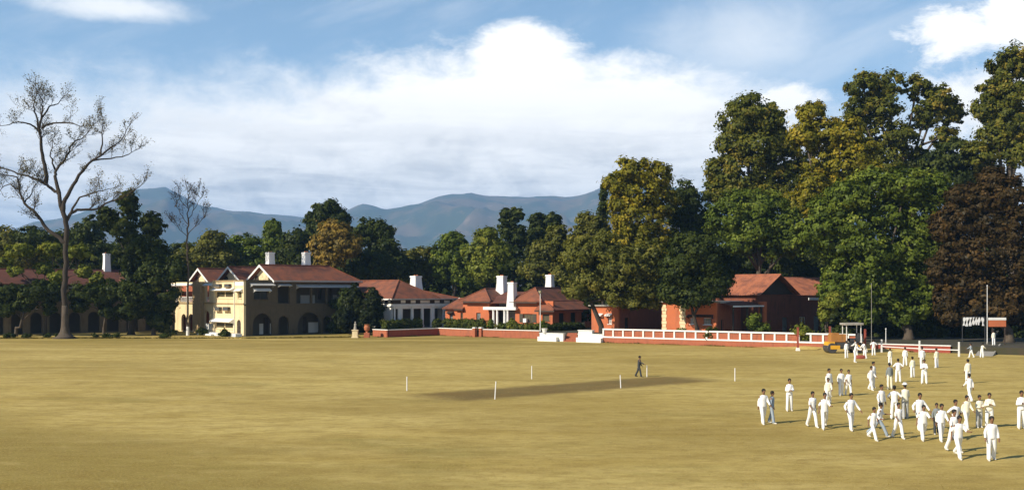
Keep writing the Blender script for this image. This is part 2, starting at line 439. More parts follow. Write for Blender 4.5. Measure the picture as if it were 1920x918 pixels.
def earth_material():
    m, w, b, out = base_mat('earth')
    g = w.node('ShaderNodeNewGeometry'); pos = g.outputs['Position']
    n = w.noise(pos, 0.4, 6, 0.65)
    c = w.mix(w.smooth(n, 0.35, 0.65), (0.055, 0.042, 0.026, 1), (0.04, 0.042, 0.018, 1))
    w.put(b.inputs['Base Color'], c); b.inputs['Roughness'].default_value = 0.95
earth_material()
def hill_material():
    m, w, b, out = base_mat('hill_forest')
    g = w.node('ShaderNodeNewGeometry'); pos = g.outputs['Position']
    n = w.noise(pos, 0.004, 7, 0.65); n2 = w.noise(pos, 0.012, 6, 0.6)
    c = w.mix(w.smooth(n, 0.42, 0.62), (0.035, 0.050, 0.024, 1), (0.115, 0.085, 0.050, 1))
    c = w.mix(w.m('MULTIPLY', w.smooth(n2, 0.58, 0.72), 0.6), c, (0.26, 0.18, 0.12, 1))
    w.put(b.inputs['Base Color'], c); b.inputs['Roughness'].default_value = 0.95
hill_material()
M = MATS

# ------------------------------------------------------------------ the setting
mb = MB(); mb.add([(-9500, -500, 0), (9500, -500, 0), (9500, 9800, 0), (-9500, 9800, 0)], [(0, 1, 2, 3)])
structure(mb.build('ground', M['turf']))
q = []
n_ = Vector((-pdir.y, pdir.x, 0))
for sa, sb in ((-1, -1), (1, -1), (1, 1), (-1, 1)):
    v = pmid + pdir * (PITCH[2] + 2.0) * sa + n_ * (PITCH[3] + 2.0) * sb
    q.append((v.x, v.y, 0.004))
structure(MB().add(q, [(0, 1, 2, 3)]).build('cricket_pitch', M['turf_pitch']))
lawn_poly = [(-140, 143.2, 0.14)] + [(x, 142.6 + 0.25 * math.sin(x * 0.7) + 0.15 * math.sin(x * 1.9), 0.14) for x in range(-110, -36, 2)] + [(-30, 144.4, 0.14), (-21.5, 146.6, 0.14), (-21.5, 300, 0.14), (-140, 300, 0.14)]
structure(MB().slab(lawn_poly, 0.13).build('lawn', M['turf_lawn']))

def ray_to(o, dx, dy, px):
    """walk from o along (dx,dy) to the vertical plane seen at column px"""
    k = (px - HX) / F
    s = (k * o.y - o.x) / (dx - k * dy)
    return Vector((o.x + dx * s, o.y + dy * s, o.z))
c45 = math.cos(R(45)); c58, s58 = math.cos(R(58)), math.sin(R(58))
WB = at(727, 146)
WA = ray_to(WB, -c45, c45, 699)
WC = ray_to(WB, c45, c45, 822)
WD = ray_to(WC, c45, -c45, 890)
WE = at(902, 147.2)
WF = ray_to(WE, s58, -c58, 1011)
WG = G(1012, 638.5); WH = G(1056, 640); WI = G(1084, 640.5); WJ = G(1130, 642)
BAL0 = G(1131, 642); BAL_DIR = Vector((s58, -c58, 0))
BAL1 = ray_to(BAL0, s58, -c58, 1614)
BAL_END = ray_to(BAL0, s58, -c58, 1990)
TZ, TZ2 = 1.04, 0.74
def ins(v, z, dy=0.25): return (v.x, v.y + dy, z)
gt = [ins(WA, TZ), ins(WB, TZ), ins(WC, TZ), ins(WD, TZ), ins(WE, TZ), ins(WF, TZ), ins(WG, TZ), (WH.x, WH.y + 0.3, TZ), (WH.x + 0.02, WH.y + 2.2, TZ), (WI.x, WI.y + 2.2, TZ), (WI.x, WI.y + 0.3, TZ), ins(WJ, TZ), (WJ.x + 0.1, 300, TZ), (WA.x - 0.05, 300, TZ)]
structure(MB().slab(gt, 1.2).build('terrace', M['earth']))
e3 = BAL_END
RAMP_A, RAMP_B = 42.6, 45.6
def on_line(x, dy=0.0):
    return BAL0.y + (x - BAL0.x) * (-c58 / s58) + dy
rt = [(WJ.x + 0.14, on_line(WJ.x) + 0.4, TZ2), (e3.x, e3.y + 0.3, TZ2), (e3.x + 40, e3.y, TZ2), (e3.x + 40, 300, TZ2), (WJ.x + 0.14, 300, TZ2)]
structure(MB().slab(rt, 0.9).build('path', M['earth']))

# grassy bank at the foot of the terrace
bk = MB()
for i in range(40):
    x0 = BAL0.x + 17 + i * 0.85; x1 = x0 + 0.85
    if x1 > 44: break
    h0 = 0.32 * min(1, i / 6) * (0.85 + 0.15 * math.sin(i * 1.3)); h1 = 0.32 * min(1, (i + 1) / 6) * (0.85 + 0.15 * math.sin(i * 1.3 + 1.3))
    y0, y1 = on_line(x0), on_line(x1)
    bk.add([(x0, y0 - 1.5, 0.004), (x1, y1 - 1.5, 0.004), (x1, y1 - 0.02, h1 + 0.01), (x0, y0 - 0.02, h0 + 0.01)], [(0, 1, 2, 3)])
structure(bk.build('grass_bank', M['turf_lawn']))

# mountains
prof = [(-1000, 430), (-300, 425), (0, 436), (20, 430), (60, 416), (140, 402), (200, 380), (260, 352), (310, 350), (350, 372), (380, 385), (420, 392), (500, 399), (560, 406), (600, 403), (640, 397), (665, 386),
        (684, 379), (700, 382), (722, 391), (750, 387), (790, 379), (822, 366), (850, 363), (882, 361), (912, 366), (960, 368), (1010, 366), (1060, 369), (1090, 363), (1125, 351), (1180, 342),
        (1260, 350), (1330, 362), (1420, 372), (1600, 360), (1800, 390), (2200, 380), (2900, 420)]
def hills():
    xs = [p[0] for p in prof]; ys = [p[1] for p in prof]
    cols = np.linspace(-900, 2800, 420); rows = np.linspace(2600, 7600, 70); crest = 5600.0
    vs = []
    for Y in rows:
        t = (Y - 2600) / (crest - 2600)
        for px in cols:
            hc = (HY - np.interp(px, xs, ys)) / F * crest + CH
            X = (px - HX) / F * Y
            if t <= 1: sh = t * t * (3 - 2 * t) * 0.35 + 0.65 * t ** 1.35
            else: sh = max(0.3, 1 - (t - 1) * 1.3)
            n = mnoise.ridged_multi_fractal(Vector((X / 700.0, Y / 900.0, 0.3)), 0.9, 2.1, 5, 1.0, 2.0) - 1.0
            n2 = mnoise.fractal(Vector((X / 160.0, Y / 160.0, 4.0)), 0.8, 2.0, 4)
            env = min(1.0, max(0.0, t * 2)) * (1.0 if t < 0.66 else max(0.03, (1 - t) / 0.34) if t < 1 else 0.03)
            vs.append((X, Y, max(-2, hc * sh + env * 130 * n - env * 40 + n2 * (8 if t > 0.8 else 16) * min(1, t * 3))))
    w = len(cols); fs = [(j * w + i, j * w + i + 1, (j + 1) * w + i + 1, (j + 1) * w + i) for j in range(len(rows) - 1) for i in range(w - 1)]
    return structure(MB().add(vs, fs).build('hills', M['hill_forest'], smooth=True))
hills()

# the air between here and the hills
hz, hw, hb, ho = base_mat('haze_air')
hz.node_tree.nodes.remove(hb)
pv = hw.node('ShaderNodeVolumePrincipled')
pv.inputs['Color'].default_value = (0.30, 0.57, 1.0, 1)
pv.inputs['Density'].default_value = 0.00013
pv.inputs['Anisotropy'].default_value = 0.0
hz.node_tree.links.new(pv.outputs[0], ho.inputs['Volume'])
hzo = MB().box(-9600, -600, -3, 9600, 9900, 700).build('haze', hz)
hzo['kind'] = 'stuff'; hzo['label'] = 'thin blue haze in the air before the hills'

# ------------------------------------------------------------------ building kit
class Frame:
    """local frame of a building: x runs away to the right, y away to the left; R faces look along -y, L faces along -x"""
    def __init__(s, name, px, d, theta, z):
        s.o = at(px, d, z); s.th = R(theta); s.c = math.cos(s.th); s.s = math.sin(s.th)
        s.root = empty(name, s.o, s.th)
    def u(s, px, y0=0.0):
        k = (px - HX) / F
        return (k * (s.o.y + s.c * y0) - s.o.x + s.s * y0) / (s.c - k * s.s)
    def v(s, px, x0=0.0):
        k = (px - HX) / F
        return (k * (s.o.y + s.s * x0) - s.o.x - s.c * x0) / (-s.s - k * s.c)
    def z(s, py, x, y):
        return CH - (py - HY) / F * (s.o.y + s.s * x + s.c * y) - s.o.z
    def rr(s, p0, p1, q0, q1, y0=0.0):
        a, b = s.u(p0, y0), s.u(p1, y0); m = (a + b) / 2
        return (a, b, s.z(q1, m, y0), s.z(q0, m, y0))
    def ll(s, p0, p1, q0, q1, x0=0.0):
        a, b = s.v(p1, x0), s.v(p0, x0); m = (a + b) / 2
        return (a, b, s.z(q1, x0, m), s.z(q0, x0, m))
def fmap(face, plane):
    if face == 'R': return lambda a, b, t: (a, plane + t, b)
    return lambda a, b, t: (plane + t, a, b)
def loop(h):
    if h[0] == 'r':
        _, a0, a1, b0, b1 = h
        return [(a0, b0), (a1, b0), (a1, b1), (a0, b1)]
    _, a0, a1, b0, b1 = h
    r = (a1 - a0) / 2; c = (a0 + a1) / 2; zc = max(b0 + 0.05, b1 - r); ry = b1 - zc
    return [(a0, b0), (a1, b0)] + [(c + r * math.cos(math.pi * i / 10), zc + ry * math.sin(math.pi * i / 10)) for i in range(11)]
def wall(fr, face, plane, rect, holes, mat, name='wall', t=0.35, parent=None, outer=None):
    """a wall with real openings: the front and back are laid as strips round the holes, each hole gets its reveals"""
    a0, a1, b0, b1 = rect; mb = MB(); f = fmap(face, plane)
    def both(poly):
        n = len(poly)
        mb.add([f(a, b, 0.0) for a, b in poly], [tuple(range(n))]); mb.add([f(a, b, t) for a, b in poly], [tuple(range(n - 1, -1, -1))])
    if outer: both(outer)
    else:
        cuts = sorted({a0, a1} | {h[1] for h in holes} | {h[2] for h in holes})
        for c0, c1 in zip(cuts, cuts[1:]):
            if c1 - c0 < 1e-4: continue
            m = (c0 + c1) / 2; z = b0
            for h in sorted((h for h in holes if h[1] < m < h[2]), key=lambda h: h[3]):
                if h[3] - z > 1e-4: both([(c0, z), (c1, z), (c1, h[3]), (c0, h[3])])
                z = max(z, h[4])
            if b1 - z > 1e-4: both([(c0, z), (c1, z), (c1, b1), (c0, b1)])
        for h in holes:
            if h[0] == 'a':
                l = loop(h)[2:]; k = len(l) // 2
                both([(h[2], h[4])] + l[:k + 1][::-1]); both([(h[1], h[4])] + l[k:][::-1])
    for l in [outer or [(a0, b0), (a1, b0), (a1, b1), (a0, b1)]] + [loop(h) for h in holes]:
        m = len(l)
        mb.add([f(a, b, 0.0) for a, b in l] + [f(a, b, t) for a, b in l], [(i, (i + 1) % m, m + (i + 1) % m, m + i) for i in range(m)])
    return mb.build(name, mat, parent or fr.root)
def fbox(mb, face, plane, a0, a1, b0, b1, t0, t1):
    f = fmap(face, plane); p, q = f(a0, b0, t0), f(a1, b1, t1)
    return mb.box(min(p[0], q[0]), min(p[1], q[1]), min(p[2], q[2]), max(p[0], q[0]), max(p[1], q[1]), max(p[2], q[2]))
def window(fr, face, plane, rect, mull=1, frame='whitewash', pane='glass', depth=0.16, fw=0.08, bars=0, label=None):
    a0, a1, b0, b1 = rect
    mb = MB()
    fbox(mb, face, plane, a0, a0 + fw, b0, b1, depth, depth + 0.08); fbox(mb, face, plane, a1 - fw, a1, b0, b1, depth, depth + 0.08)
    fbox(mb, face, plane, a0 + fw, a1 - fw, b0, b0 + fw, depth, depth + 0.08); fbox(mb, face, plane, a0 + fw, a1 - fw, b1 - fw, b1, depth, depth + 0.08)
    for i in range(mull):
        c = a0 + (a1 - a0) * (i + 1) / (mull + 1)
        fbox(mb, face, plane, c - fw / 2, c + fw / 2, b0 + fw, b1 - fw, depth + 0.004, depth + 0.076)
    for i in range(bars):
        c = b0 + (b1 - b0) * (i + 1) / (bars + 1)
        fbox(mb, face, plane, a0 + fw, a1 - fw, c - 0.025, c + 0.025, depth + 0.01, depth + 0.07)
    o = mb.build('window', M[frame], fr.root)
    fbox(MB(), face, plane, a0 + fw * 0.5, a1 - fw * 0.5, b0 + fw * 0.5, b1 - fw * 0.5, depth + 0.03, depth + 0.05).build('pane', M[pane], o)
    s = MB(); fbox(s, face, plane, a0 - 0.08, a1 + 0.08, b0 - 0.08, b0 - 0.002, -0.08, depth + 0.05); s.build('sill', M[frame], o)
    return o
def awning(fr, face, plane, rect, out=0.7, mat='whitewash', thick=0.07):
    """sloping sun shade fixed to the wall: rect = a0, a1, lower front edge, upper wall edge"""
    a0, a1, b0, b1 = rect; f = fmap(face, plane)
    mb = MB()
    mb.add([f(a0, b1, 0.02), f(a1, b1, 0.02), f(a1, b0, -out), f(a0, b0, -out), f(a0, b1 - thick, 0.02), f(a1, b1 - thick, 0.02), f(a1, b0 - thick, -out), f(a0, b0 - thick, -out)],
           [(0, 1, 2, 3), (7, 6, 5, 4), (3, 2, 6, 7), (0, 3, 7, 4), (1, 5, 6, 2), (0, 4, 5, 1)])
    for a in (a0 + 0.08, a1 - 0.08):
        mb.add([f(a - 0.03, b1 - thick, 0.02), f(a - 0.03, b0 - thick, -out + 0.05), f(a - 0.03, b0 - thick - 0.25, 0.02), f(a + 0.03, b1 - thick, 0.02), f(a + 0.03, b0 - thick, -out + 0.05), f(a + 0.03, b0 - thick - 0.25, 0.02)],
               [(0, 1, 2), (5, 4, 3), (0, 3, 4, 1), (1, 4, 5, 2), (2, 5, 3, 0)])
    return mb.build('awning', M[mat], fr.root)
def door(fr, face, plane, rect, mat='door_grey', depth=0.2):
    a0, a1, b0, b1 = rect
    mb = MB(); fbox(mb, face, plane, a0, a1, b0, b1, depth, depth + 0.06)
    mid = (a0 + a1) / 2
    for x0, x1 in ((a0 + 0.1, mid - 0.05), (mid + 0.05, a1 - 0.1)):
        for z0, z1 in ((b0 + 0.15, b0 + (b1 - b0) * 0.42), (b0 + (b1 - b0) * 0.5, b1 - 0.12)):
            fbox(mb, face, plane, x0, x1, z0, z1, depth - 0.025, depth - 0.001)
    o = mb.build('door', M[mat], fr.root)
    h = MB(); fbox(h, face, plane, mid + 0.06, mid + 0.1, b0 + 0.95, b0 + 1.15, depth - 0.07, depth - 0.026); h.build('handle', M['metal_dark'], o)
    return o
def chimney(fr, x, y, z0, z1, a=0.5, mat='chimney_white'):
    mb = MB(); mb.taper(x, y, z0, z0 + (z1 - z0) * 0.62, a * 1.28, a * 1.28, a, a)
    mb.taper(x, y, z0 + (z1 - z0) * 0.62, z1 - 0.22, a, a, a * 0.96, a * 0.96)
    o = mb.build('chimney', M[mat], fr.root)
    c = MB().taper(x, y, z1 - 0.22, z1, a * 1.1, a * 1.1, a * 1.06, a * 1.06); c.build('cap', M[mat], o)
    for s in (-1, 1):
        MB().loft([((x + s * a * 0.4, y, z1), a * 0.24, a * 0.24), ((x + s * a * 0.4, y, z1 + 0.18), a * 0.2, a * 0.2)], 8).build('flue', M['terracotta'], o)
    return o
def gable_wall(fr, face, plane, a0, a1, z0, z1, mat, parent=None, holes=()):
    return wall(fr, face, plane, None or (a0, a1, z0, z1), holes, mat, 'gable', 0.3, parent, outer=[(a0, z0), (a1, z0), ((a0 + a1) / 2, z1)])
def hip_roof(fr, x0, x1, y0, y1, z, zr, mat, ov=0.6, name='roof', gable_x0=False, hip=None, thick=0.16):
    """roof with the ridge along the longer side; returns the roof object"""
    X0, X1, Y0, Y1 = x0 - ov, x1 + ov, y0 - ov, y1 + ov
    mb = MB()
    if (X1 - X0) >= (Y1 - Y0):
        h = (Y1 - Y0) / 2 if hip is None else hip; m = (Y0 + Y1) / 2
        p, q_ = (X0 if gable_x0 else X0 + h, m, zr), (X1 - h, m, zr)
        mb.slab([(X0, Y0, z), (X1, Y0, z), q_, p], thick); mb.slab([(X1, Y1, z), (X0, Y1, z), p, q_], thick)
        mb.slab([(X1, Y0, z), (X1, Y1, z), q_], thick)
        if not gable_x0: mb.slab([(X0, Y1, z), (X0, Y0, z), p], thick)
        rl = (p, q_); cs = [(X1, Y0), (X1, Y1)] + ([] if gable_x0 else [(X0, Y0), (X0, Y1)])
    else:
        h = (X1 - X0) / 2 if hip is None else hip; m = (X0 + X1) / 2
        p, q_ = (m, Y0 + h, zr), (m, Y1 - h, zr)
        mb.slab([(X0, Y1, z), (X0, Y0, z), p, q_], thick); mb.slab([(X1, Y0, z), (X1, Y1, z), q_, p], thick)
        mb.slab([(X0, Y0, z), (X1, Y0, z), p], thick); mb.slab([(X1, Y1, z), (X0, Y1, z), q_], thick)
        rl = (p, q_); cs = [(X0, Y0), (X1, Y0), (X0, Y1), (X1, Y1)]
    o = mb.build(name, M[mat], fr.root)
    rd = MB(); rd.tube([rl[0], rl[1]], 0.13, 6)
    for c in cs:
        e = min(rl, key=lambda r_: (r_[0] - c[0]) ** 2 + (r_[1] - c[1]) ** 2)
        rd.tube([e, (c[0], c[1], z + 0.02)], 0.11, 6)
    rd.build('ridge_tile', M[mat], o)
    return o
def fascia(fr, face, plane, a0, a1, z0, z1, mat='whitewash', out=0.62, name='fascia'):
    mb = MB(); fbox(mb, face, plane, a0, a1, z0, z1, -out - 0.05, -out); return mb.build(name, M[mat], fr.root)

# ------------------------------------------------------------------ the cream two-storey house
def cream_house():
    fr = Frame('cream_house', 457, 146, 45, 0.14)
    tag(fr.root, 'two-storey cream house with three gables and a shaded right side', 'house')
    H = 7.95; u1 = fr.u(672)                                       # wall height, far end of the shaded side
    vb = fr.v(400); x2 = 2.2; v2 = 26.2
    W = lambda *a: fr.ll(*a)
    # sunlit block nearest the field
    up = W(404, 437, 545, 558.5); up2 = W(445.5, 453, 546, 559); lo = W(403, 437, 603, 616); dr = W(444, 451.5, 599, 628)
    wall(fr, 'L', 0, (0, vb, -0.1, H), [('r', *up), ('r', *up2), ('r', *lo), ('a', *dr)], M['cream'])
    window(fr, 'L', 0, up, 1, 'cream', 'glass_curtain', fw=0.16); window(fr, 'L', 0, up2, 0, 'cream', 'glass_curtain'); window(fr, 'L', 0, lo, 1, 'cream', 'glass_curtain', fw=0.16)
    door(fr, 'L', 0, (dr[0], dr[1], dr[2], dr[3]), 'dark_wood', 0.24)
    awning(fr, 'L', 0, W(402, 439, 539, 543.5)); awning(fr, 'L', 0, W(443.5, 455, 541, 544.5), 0.5); awning(fr, 'L', 0, W(400, 438, 596.5, 602))
    for r_ in ((407, 416, 532, 538), (425, 434, 532, 538), (407, 416, 575, 581.5), (422, 432, 575, 581.5)):
        a0, a1, b0, b1 = W(*r_)
        v_ = MB(); fbox(v_, 'L', 0, a0, a1, b0, b1, -0.42, -0.002); o = v_.build('air_conditioner', M['metal_dark'], fr.root)
        g_ = MB()
        for k in range(4): fbox(g_, 'L', 0, a0 + 0.06, a1 - 0.06, b0 + 0.05 + k * 0.1, b0 + 0.09 + k * 0.1, -0.45, -0.422)
        g_.build('grille', M['door_grey'], o)
        s_ = MB(); fbox(s_, 'L', 0, a0 - 0.1, a1 + 0.1, b0 - 0.09, b0 - 0.003, -0.55, -0.002); s_.build('bracket', M['pier_stone'], o)
    p_ = MB(); vp = fr.v(440.3); p_.tube([(-0.09, vp, 0.1), (-0.09, vp, H)], 0.055, 6); p_.build('drain_pipe', M['whitewash'], fr.root)
    c_ = MB(); fbox(c_, 'L', 0, -0.12, vb + 0.12, H, H + 0.16, -0.14, 0.35); c_.build('cornice', M['pier_stone'], fr.root)
    w_ = MB(); fbox(w_, 'L', 0, 0.0, fr.v(441), fr.z(535, 0, 1), fr.z(527.5, 0, 1), -0.03, -0.001); w_.build('white_band', M['whitewash'], fr.root)
    s_ = MB(); fbox(s_, 'L', 0, -0.1, vb + 0.1, 4.62, 4.80, -0.12, -0.001); s_.build('string_course', M['pier_stone'], fr.root)
    pl = MB(); pl.box(-1.5, -0.3, -0.1, -0.45, vb + 1.2, 0.42); pl.box(-2.0, vb - 3.0, -0.1, -1.5, vb + 1.2, 0.24); pl.build('plinth', M['whitewash'], fr.root)
    # return wall and set-back wing to the left, arches below and open gallery above
    wall(fr, 'R', vb, (0.36, x2 + 0.36, -0.1, H), [], M['cream'], t=-0.3)
    a1_, a2_, a3_, a0_ = fr.ll(340, 349, 588, 620, x2), fr.ll(353, 363, 588, 620, x2), fr.ll(383, 392.5, 582, 622, x2), fr.ll(319, 328, 587, 621, x2)
    g1, g2, g3 = fr.ll(385.5, 392, 534.5, 565, x2), fr.ll(337, 366, 535, 566, x2), fr.ll(310, 334, 535, 566, x2)
    wall(fr, 'L', x2, (vb + 0.003, v2 + 3, -0.1, H), [('a', *a1_), ('a', *a2_), ('a', *a3_), ('a', *a0_), ('r', *g1), ('r', *g2), ('r', *g3)], M['cream'])
    wall(fr, 'L', x2 + 2.6, (vb + 0.4, v2 + 2.9, -0.1, H - 0.1), [], M['brick_orange'], 'back_wall', 0.2)
    pr = fr.ll(368.5, 383, 527, 627, x2); b_ = MB(); fbox(b_, 'L', x2, pr[0], pr[1], -0.1, H + 0.05, -0.7, -0.003); b_.build('pier', M['pier_stone'], fr.root)
    s_ = MB(); fbox(s_, 'L', x2, pr[1] + 0.01, v2 + 3, 4.55, 4.78, -0.18, -0.002); s_.build('string_course', M['pier_stone'], fr.root)
    s_ = MB(); fbox(s_, 'L', x2, vb + 0.05, pr[0] - 0.01, 4.55, 4.78, -0.18, -0.002); s_.build('string_course', M['pier_stone'], fr.root)
    fl = MB(); fl.box(x2 + 0.36, vb + 0.5, 4.4, x2 + 2.58, v2 + 2.8, 4.6); fl.build('gallery_floor', M['concrete'], fr.root)
    for g_ in (g1, g2, g3):
        rl = MB()
        fbox(rl, 'L', x2, g_[0], g_[1], 5.55, 5.62, 0.12, 0.18)
        n = max(2, int((g_[1] - g_[0]) / 0.16))
        for k in range(n + 1): fbox(rl, 'L', x2, g_[0] + (g_[1] - g_[0]) * k / n - 0.02, g_[0] + (g_[1] - g_[0]) * k / n + 0.02, g_[2], 5.55, 0.13, 0.17)
        rl.build('railing', M['metal_white'], fr.root)
    awning(fr, 'L', x2, fr.ll(322, 366, 531, 534.5, x2), 0.9); awning(fr, 'L', x2, fr.ll(384, 399, 531, 534.5, x2), 0.5)
    for p0 in (329.5, 350.5):
        a = fr.v(p0, x2 - 0.5); q_ = MB(); q_.tube([(x2 - 0.5, a, 4.78), (x2 - 0.5, a, 7.6)], 0.07, 6); q_.build('gallery_post', M['whitewash'], fr.root)
    fb = MB(); fbox(fb, 'L', x2, fr.v(392.6, x2), fr.v(398, x2), 0.0, 1.5, -0.6, -0.01); fb.build('doorstep_pier', M['whitewash'], fr.root)
    # shaded right side: arcade below, gallery above
    Q = lambda *a: fr.rr(*a)
    hw = Q(476, 502, 545, 560.5); h1 = Q(521, 543, 538, 568); h2 = Q(556, 583, 539, 568); h3 = Q(586, 612, 539, 568); h4 = Q(615, 640, 539, 568); h5 = Q(643, 668, 539, 568)
    l1 = Q(474, 510, 587, 630); l2 = Q(522, 542, 592, 630); l3 = Q(558, 602, 585, 629); l4 = Q(606, 622, 592, 629); l5 = Q(630, 660, 588, 628)
    zf = 0.12
    ar = [('a', l[0], l[1], zf, l[3]) for l in (l1, l2, l3, l4, l5)]
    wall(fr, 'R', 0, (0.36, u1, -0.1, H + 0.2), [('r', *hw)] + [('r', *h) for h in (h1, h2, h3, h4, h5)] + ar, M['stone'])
    window(fr, 'R', 0, hw, 1, 'dark_wood', 'glass')
    awning(fr, 'R', 0, Q(474, 506, 540, 544.5), 0.6)
    for r_ in ((468, 512, 530.5, 534.5), (520, 543, 531.5, 535), (555, 668, 533, 538)): awning(fr, 'R', 0, Q(*r_), 0.8, 'shaded_white')
    bw = 2.8
    dz = [('r', fr.u(568, bw), fr.u(576, bw), zf, 2.6), ('r', fr.u(596, bw), fr.u(604, bw), 5.3, 6.9), ('r', fr.u(640, bw), fr.u(652, bw), 5.3, 6.9), ('r', fr.u(612, bw), fr.u(622, bw), 4.7, 7.0), ('r', fr.u(494, bw), fr.u(503, bw), zf, 2.6)]
    wall(fr, 'R', bw, (0.4, u1 - 0.3, -0.1, H - 0.2), dz, M['interior_shade'], 'back_wall', 0.25)
    for q0, q1 in ((578, 596), (486, 493), (506, 511)):
        b_ = MB(); fbox(b_, 'R', bw, fr.u(q0, bw), fr.u(q1, bw), zf, 1.7, -0.08, -0.003); b_.build('dado', M['whitewash'], fr.root)
    for q0, q1 in ((563, 590), (624, 642)):
        b_ = MB(); fbox(b_, 'R', bw, fr.u(q0, bw), fr.u(q1, bw), 4.6, 5.9, -0.08, -0.003); b_.build('dado', M['shaded_white'], fr.root)
    for h in dz[1:3]: window(fr, 'R', bw, h[1:], 1, 'dark_wood', 'glass')
    for h in (dz[0], dz[3], dz[4]): door(fr, 'R', bw, h[1:], 'dark_wood', 0.12)
    MB().box(0.4, 0.36, 4.35, u1 - 0.3, bw - 0.01, 4.58).build('gallery_floor', M['concrete'], fr.root)
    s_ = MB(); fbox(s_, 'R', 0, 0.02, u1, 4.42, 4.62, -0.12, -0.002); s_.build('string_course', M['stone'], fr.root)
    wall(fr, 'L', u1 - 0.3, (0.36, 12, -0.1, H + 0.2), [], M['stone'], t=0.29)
    MB().box(0.38, 0.4, H - 0.3, 5.4, vb - 0.05, H - 0.05).build('flat_roof', M['concrete'], fr.root)
    wall(fr, 'R', v2 + 2.6, (x2 + 0.36, 12, -0.1, H), [], M['cream'])
    wall(fr, 'L', 12, (12, v2 + 2.6, -0.1, H), [], M['cream'])
    # three parallel gabled roofs
    xg, ze, zr = 5.5, 8.25, 10.45
    for i, (a0, a1) in enumerate(((0.0, 7.3), (9.6, 16.3), (19.6, 25.6))):
        zr_ = zr - 0.12 * i
        gw = gable_wall(fr, 'L', xg, a0 + 0.15, a1 - 0.15, ze - 0.3, zr_ - 0.18, M['cream'])
        ov = 0.75; m = (a0 + a1) / 2; end = u1 + 0.5; hipd = 3.6 if i == 0 else 2.5
        sl = (zr_ - ze) / (m - a0)
        A0, A1, zz = a0 - 0.45, a1 + 0.45, ze - 0.45 * sl
        rf = MB(); f0 = xg - ov
        rf.slab([(f0, A0, zz), (end, A0, zz), (end - hipd, m, zr_), (f0, m, zr_)], 0.15)
        rf.slab([(end, A1, zz), (f0, A1, zz), (f0, m, zr_), (end - hipd, m, zr_)], 0.15)
        rf.slab([(end, A0, zz), (end, A1, zz), (end - hipd, m, zr_)], 0.15)
        ro = rf.build('roof', M['tile_roof'], fr.root)
        rt_ = MB(); rt_.tube([(f0 + 0.1, m, zr_ + 0.02), (end - hipd, m, zr_ + 0.02)], 0.13, 6); rt_.tube([(end - hipd, m, zr_ + 0.02), (end, A0, zz + 0.03)], 0.11, 6); rt_.build('ridge_tile', M['tile_roof'], ro)
        for s, A in ((-1, A0), (1, A1)):
            bb = MB(); d_ = 0.30
            bb.add([(f0 - 0.06, A, zz + 0.06), (f0 - 0.06, m, zr_ + 0.06), (f0 - 0.06, m, zr_ - d_), (f0 - 0.06, A, zz - d_ + 0.05), (f0 - 0.003, A, zz + 0.06), (f0 - 0.003, m, zr_ + 0.06), (f0 - 0.003, m, zr_ - d_), (f0 - 0.003, A, zz - d_ + 0.05)],
                   [(0, 1, 2, 3), (7, 6, 5, 4), (0, 4, 5, 1), (2, 6, 7, 3), (0, 3, 7, 4), (1, 5, 6, 2)])
            bb.build('barge_board', M['whitewash'], ro)
        for c in (a0 + (a1 - a0) * 0.24, a0 + (a1 - a0) * 0.76):
            vt = MB(); pts = loop(('a', c - 0.5, c + 0.5, ze - 0.2, ze + 0.62)); f = fmap('L', xg); n = len(pts)
            vt.add([f(a, b, -0.10) for a, b in pts] + [f(a, b, -0.002) for a, b in pts], [tuple(range(n))] + [(k, (k + 1) % n, n + (k + 1) % n, n + k) for k in range(n)])
            vt.build('gable_vent', M['dark_wood'], gw)
        if i:
            MB().box(xg + 0.1, a0 - 2.6 if i == 1 else a0 - 3.6, H - 0.2, end - 0.6, a0 - 0.3, ze - 0.12).build('valley_roof', M['old_tile'], fr.root)
    wall(fr, 'L', xg + 0.02, (vb - 0.2, 26, H - 0.9, ze - 0.28), [], M['cream'], 'parapet', 0.2)
    fascia(fr, 'R', -0.45, xg - 0.7, u1 + 0.45, ze - 0.35, ze - 0.14, 'shaded_white', 0.02)
    MB().box(0.4, 0.4, H - 0.04, xg + 0.01, vb, H + 0.02).build('roof_slab', M['concrete'], fr.root)
    for p0, p1 in ((498, 515), (565, 583)):
        y_ = 4.7; x_ = fr.u((p0 + p1) / 2, y_)
        chimney(fr, x_, y_, 9.2, fr.z(473, x_, y_), 0.50)
    return fr
cream_house()

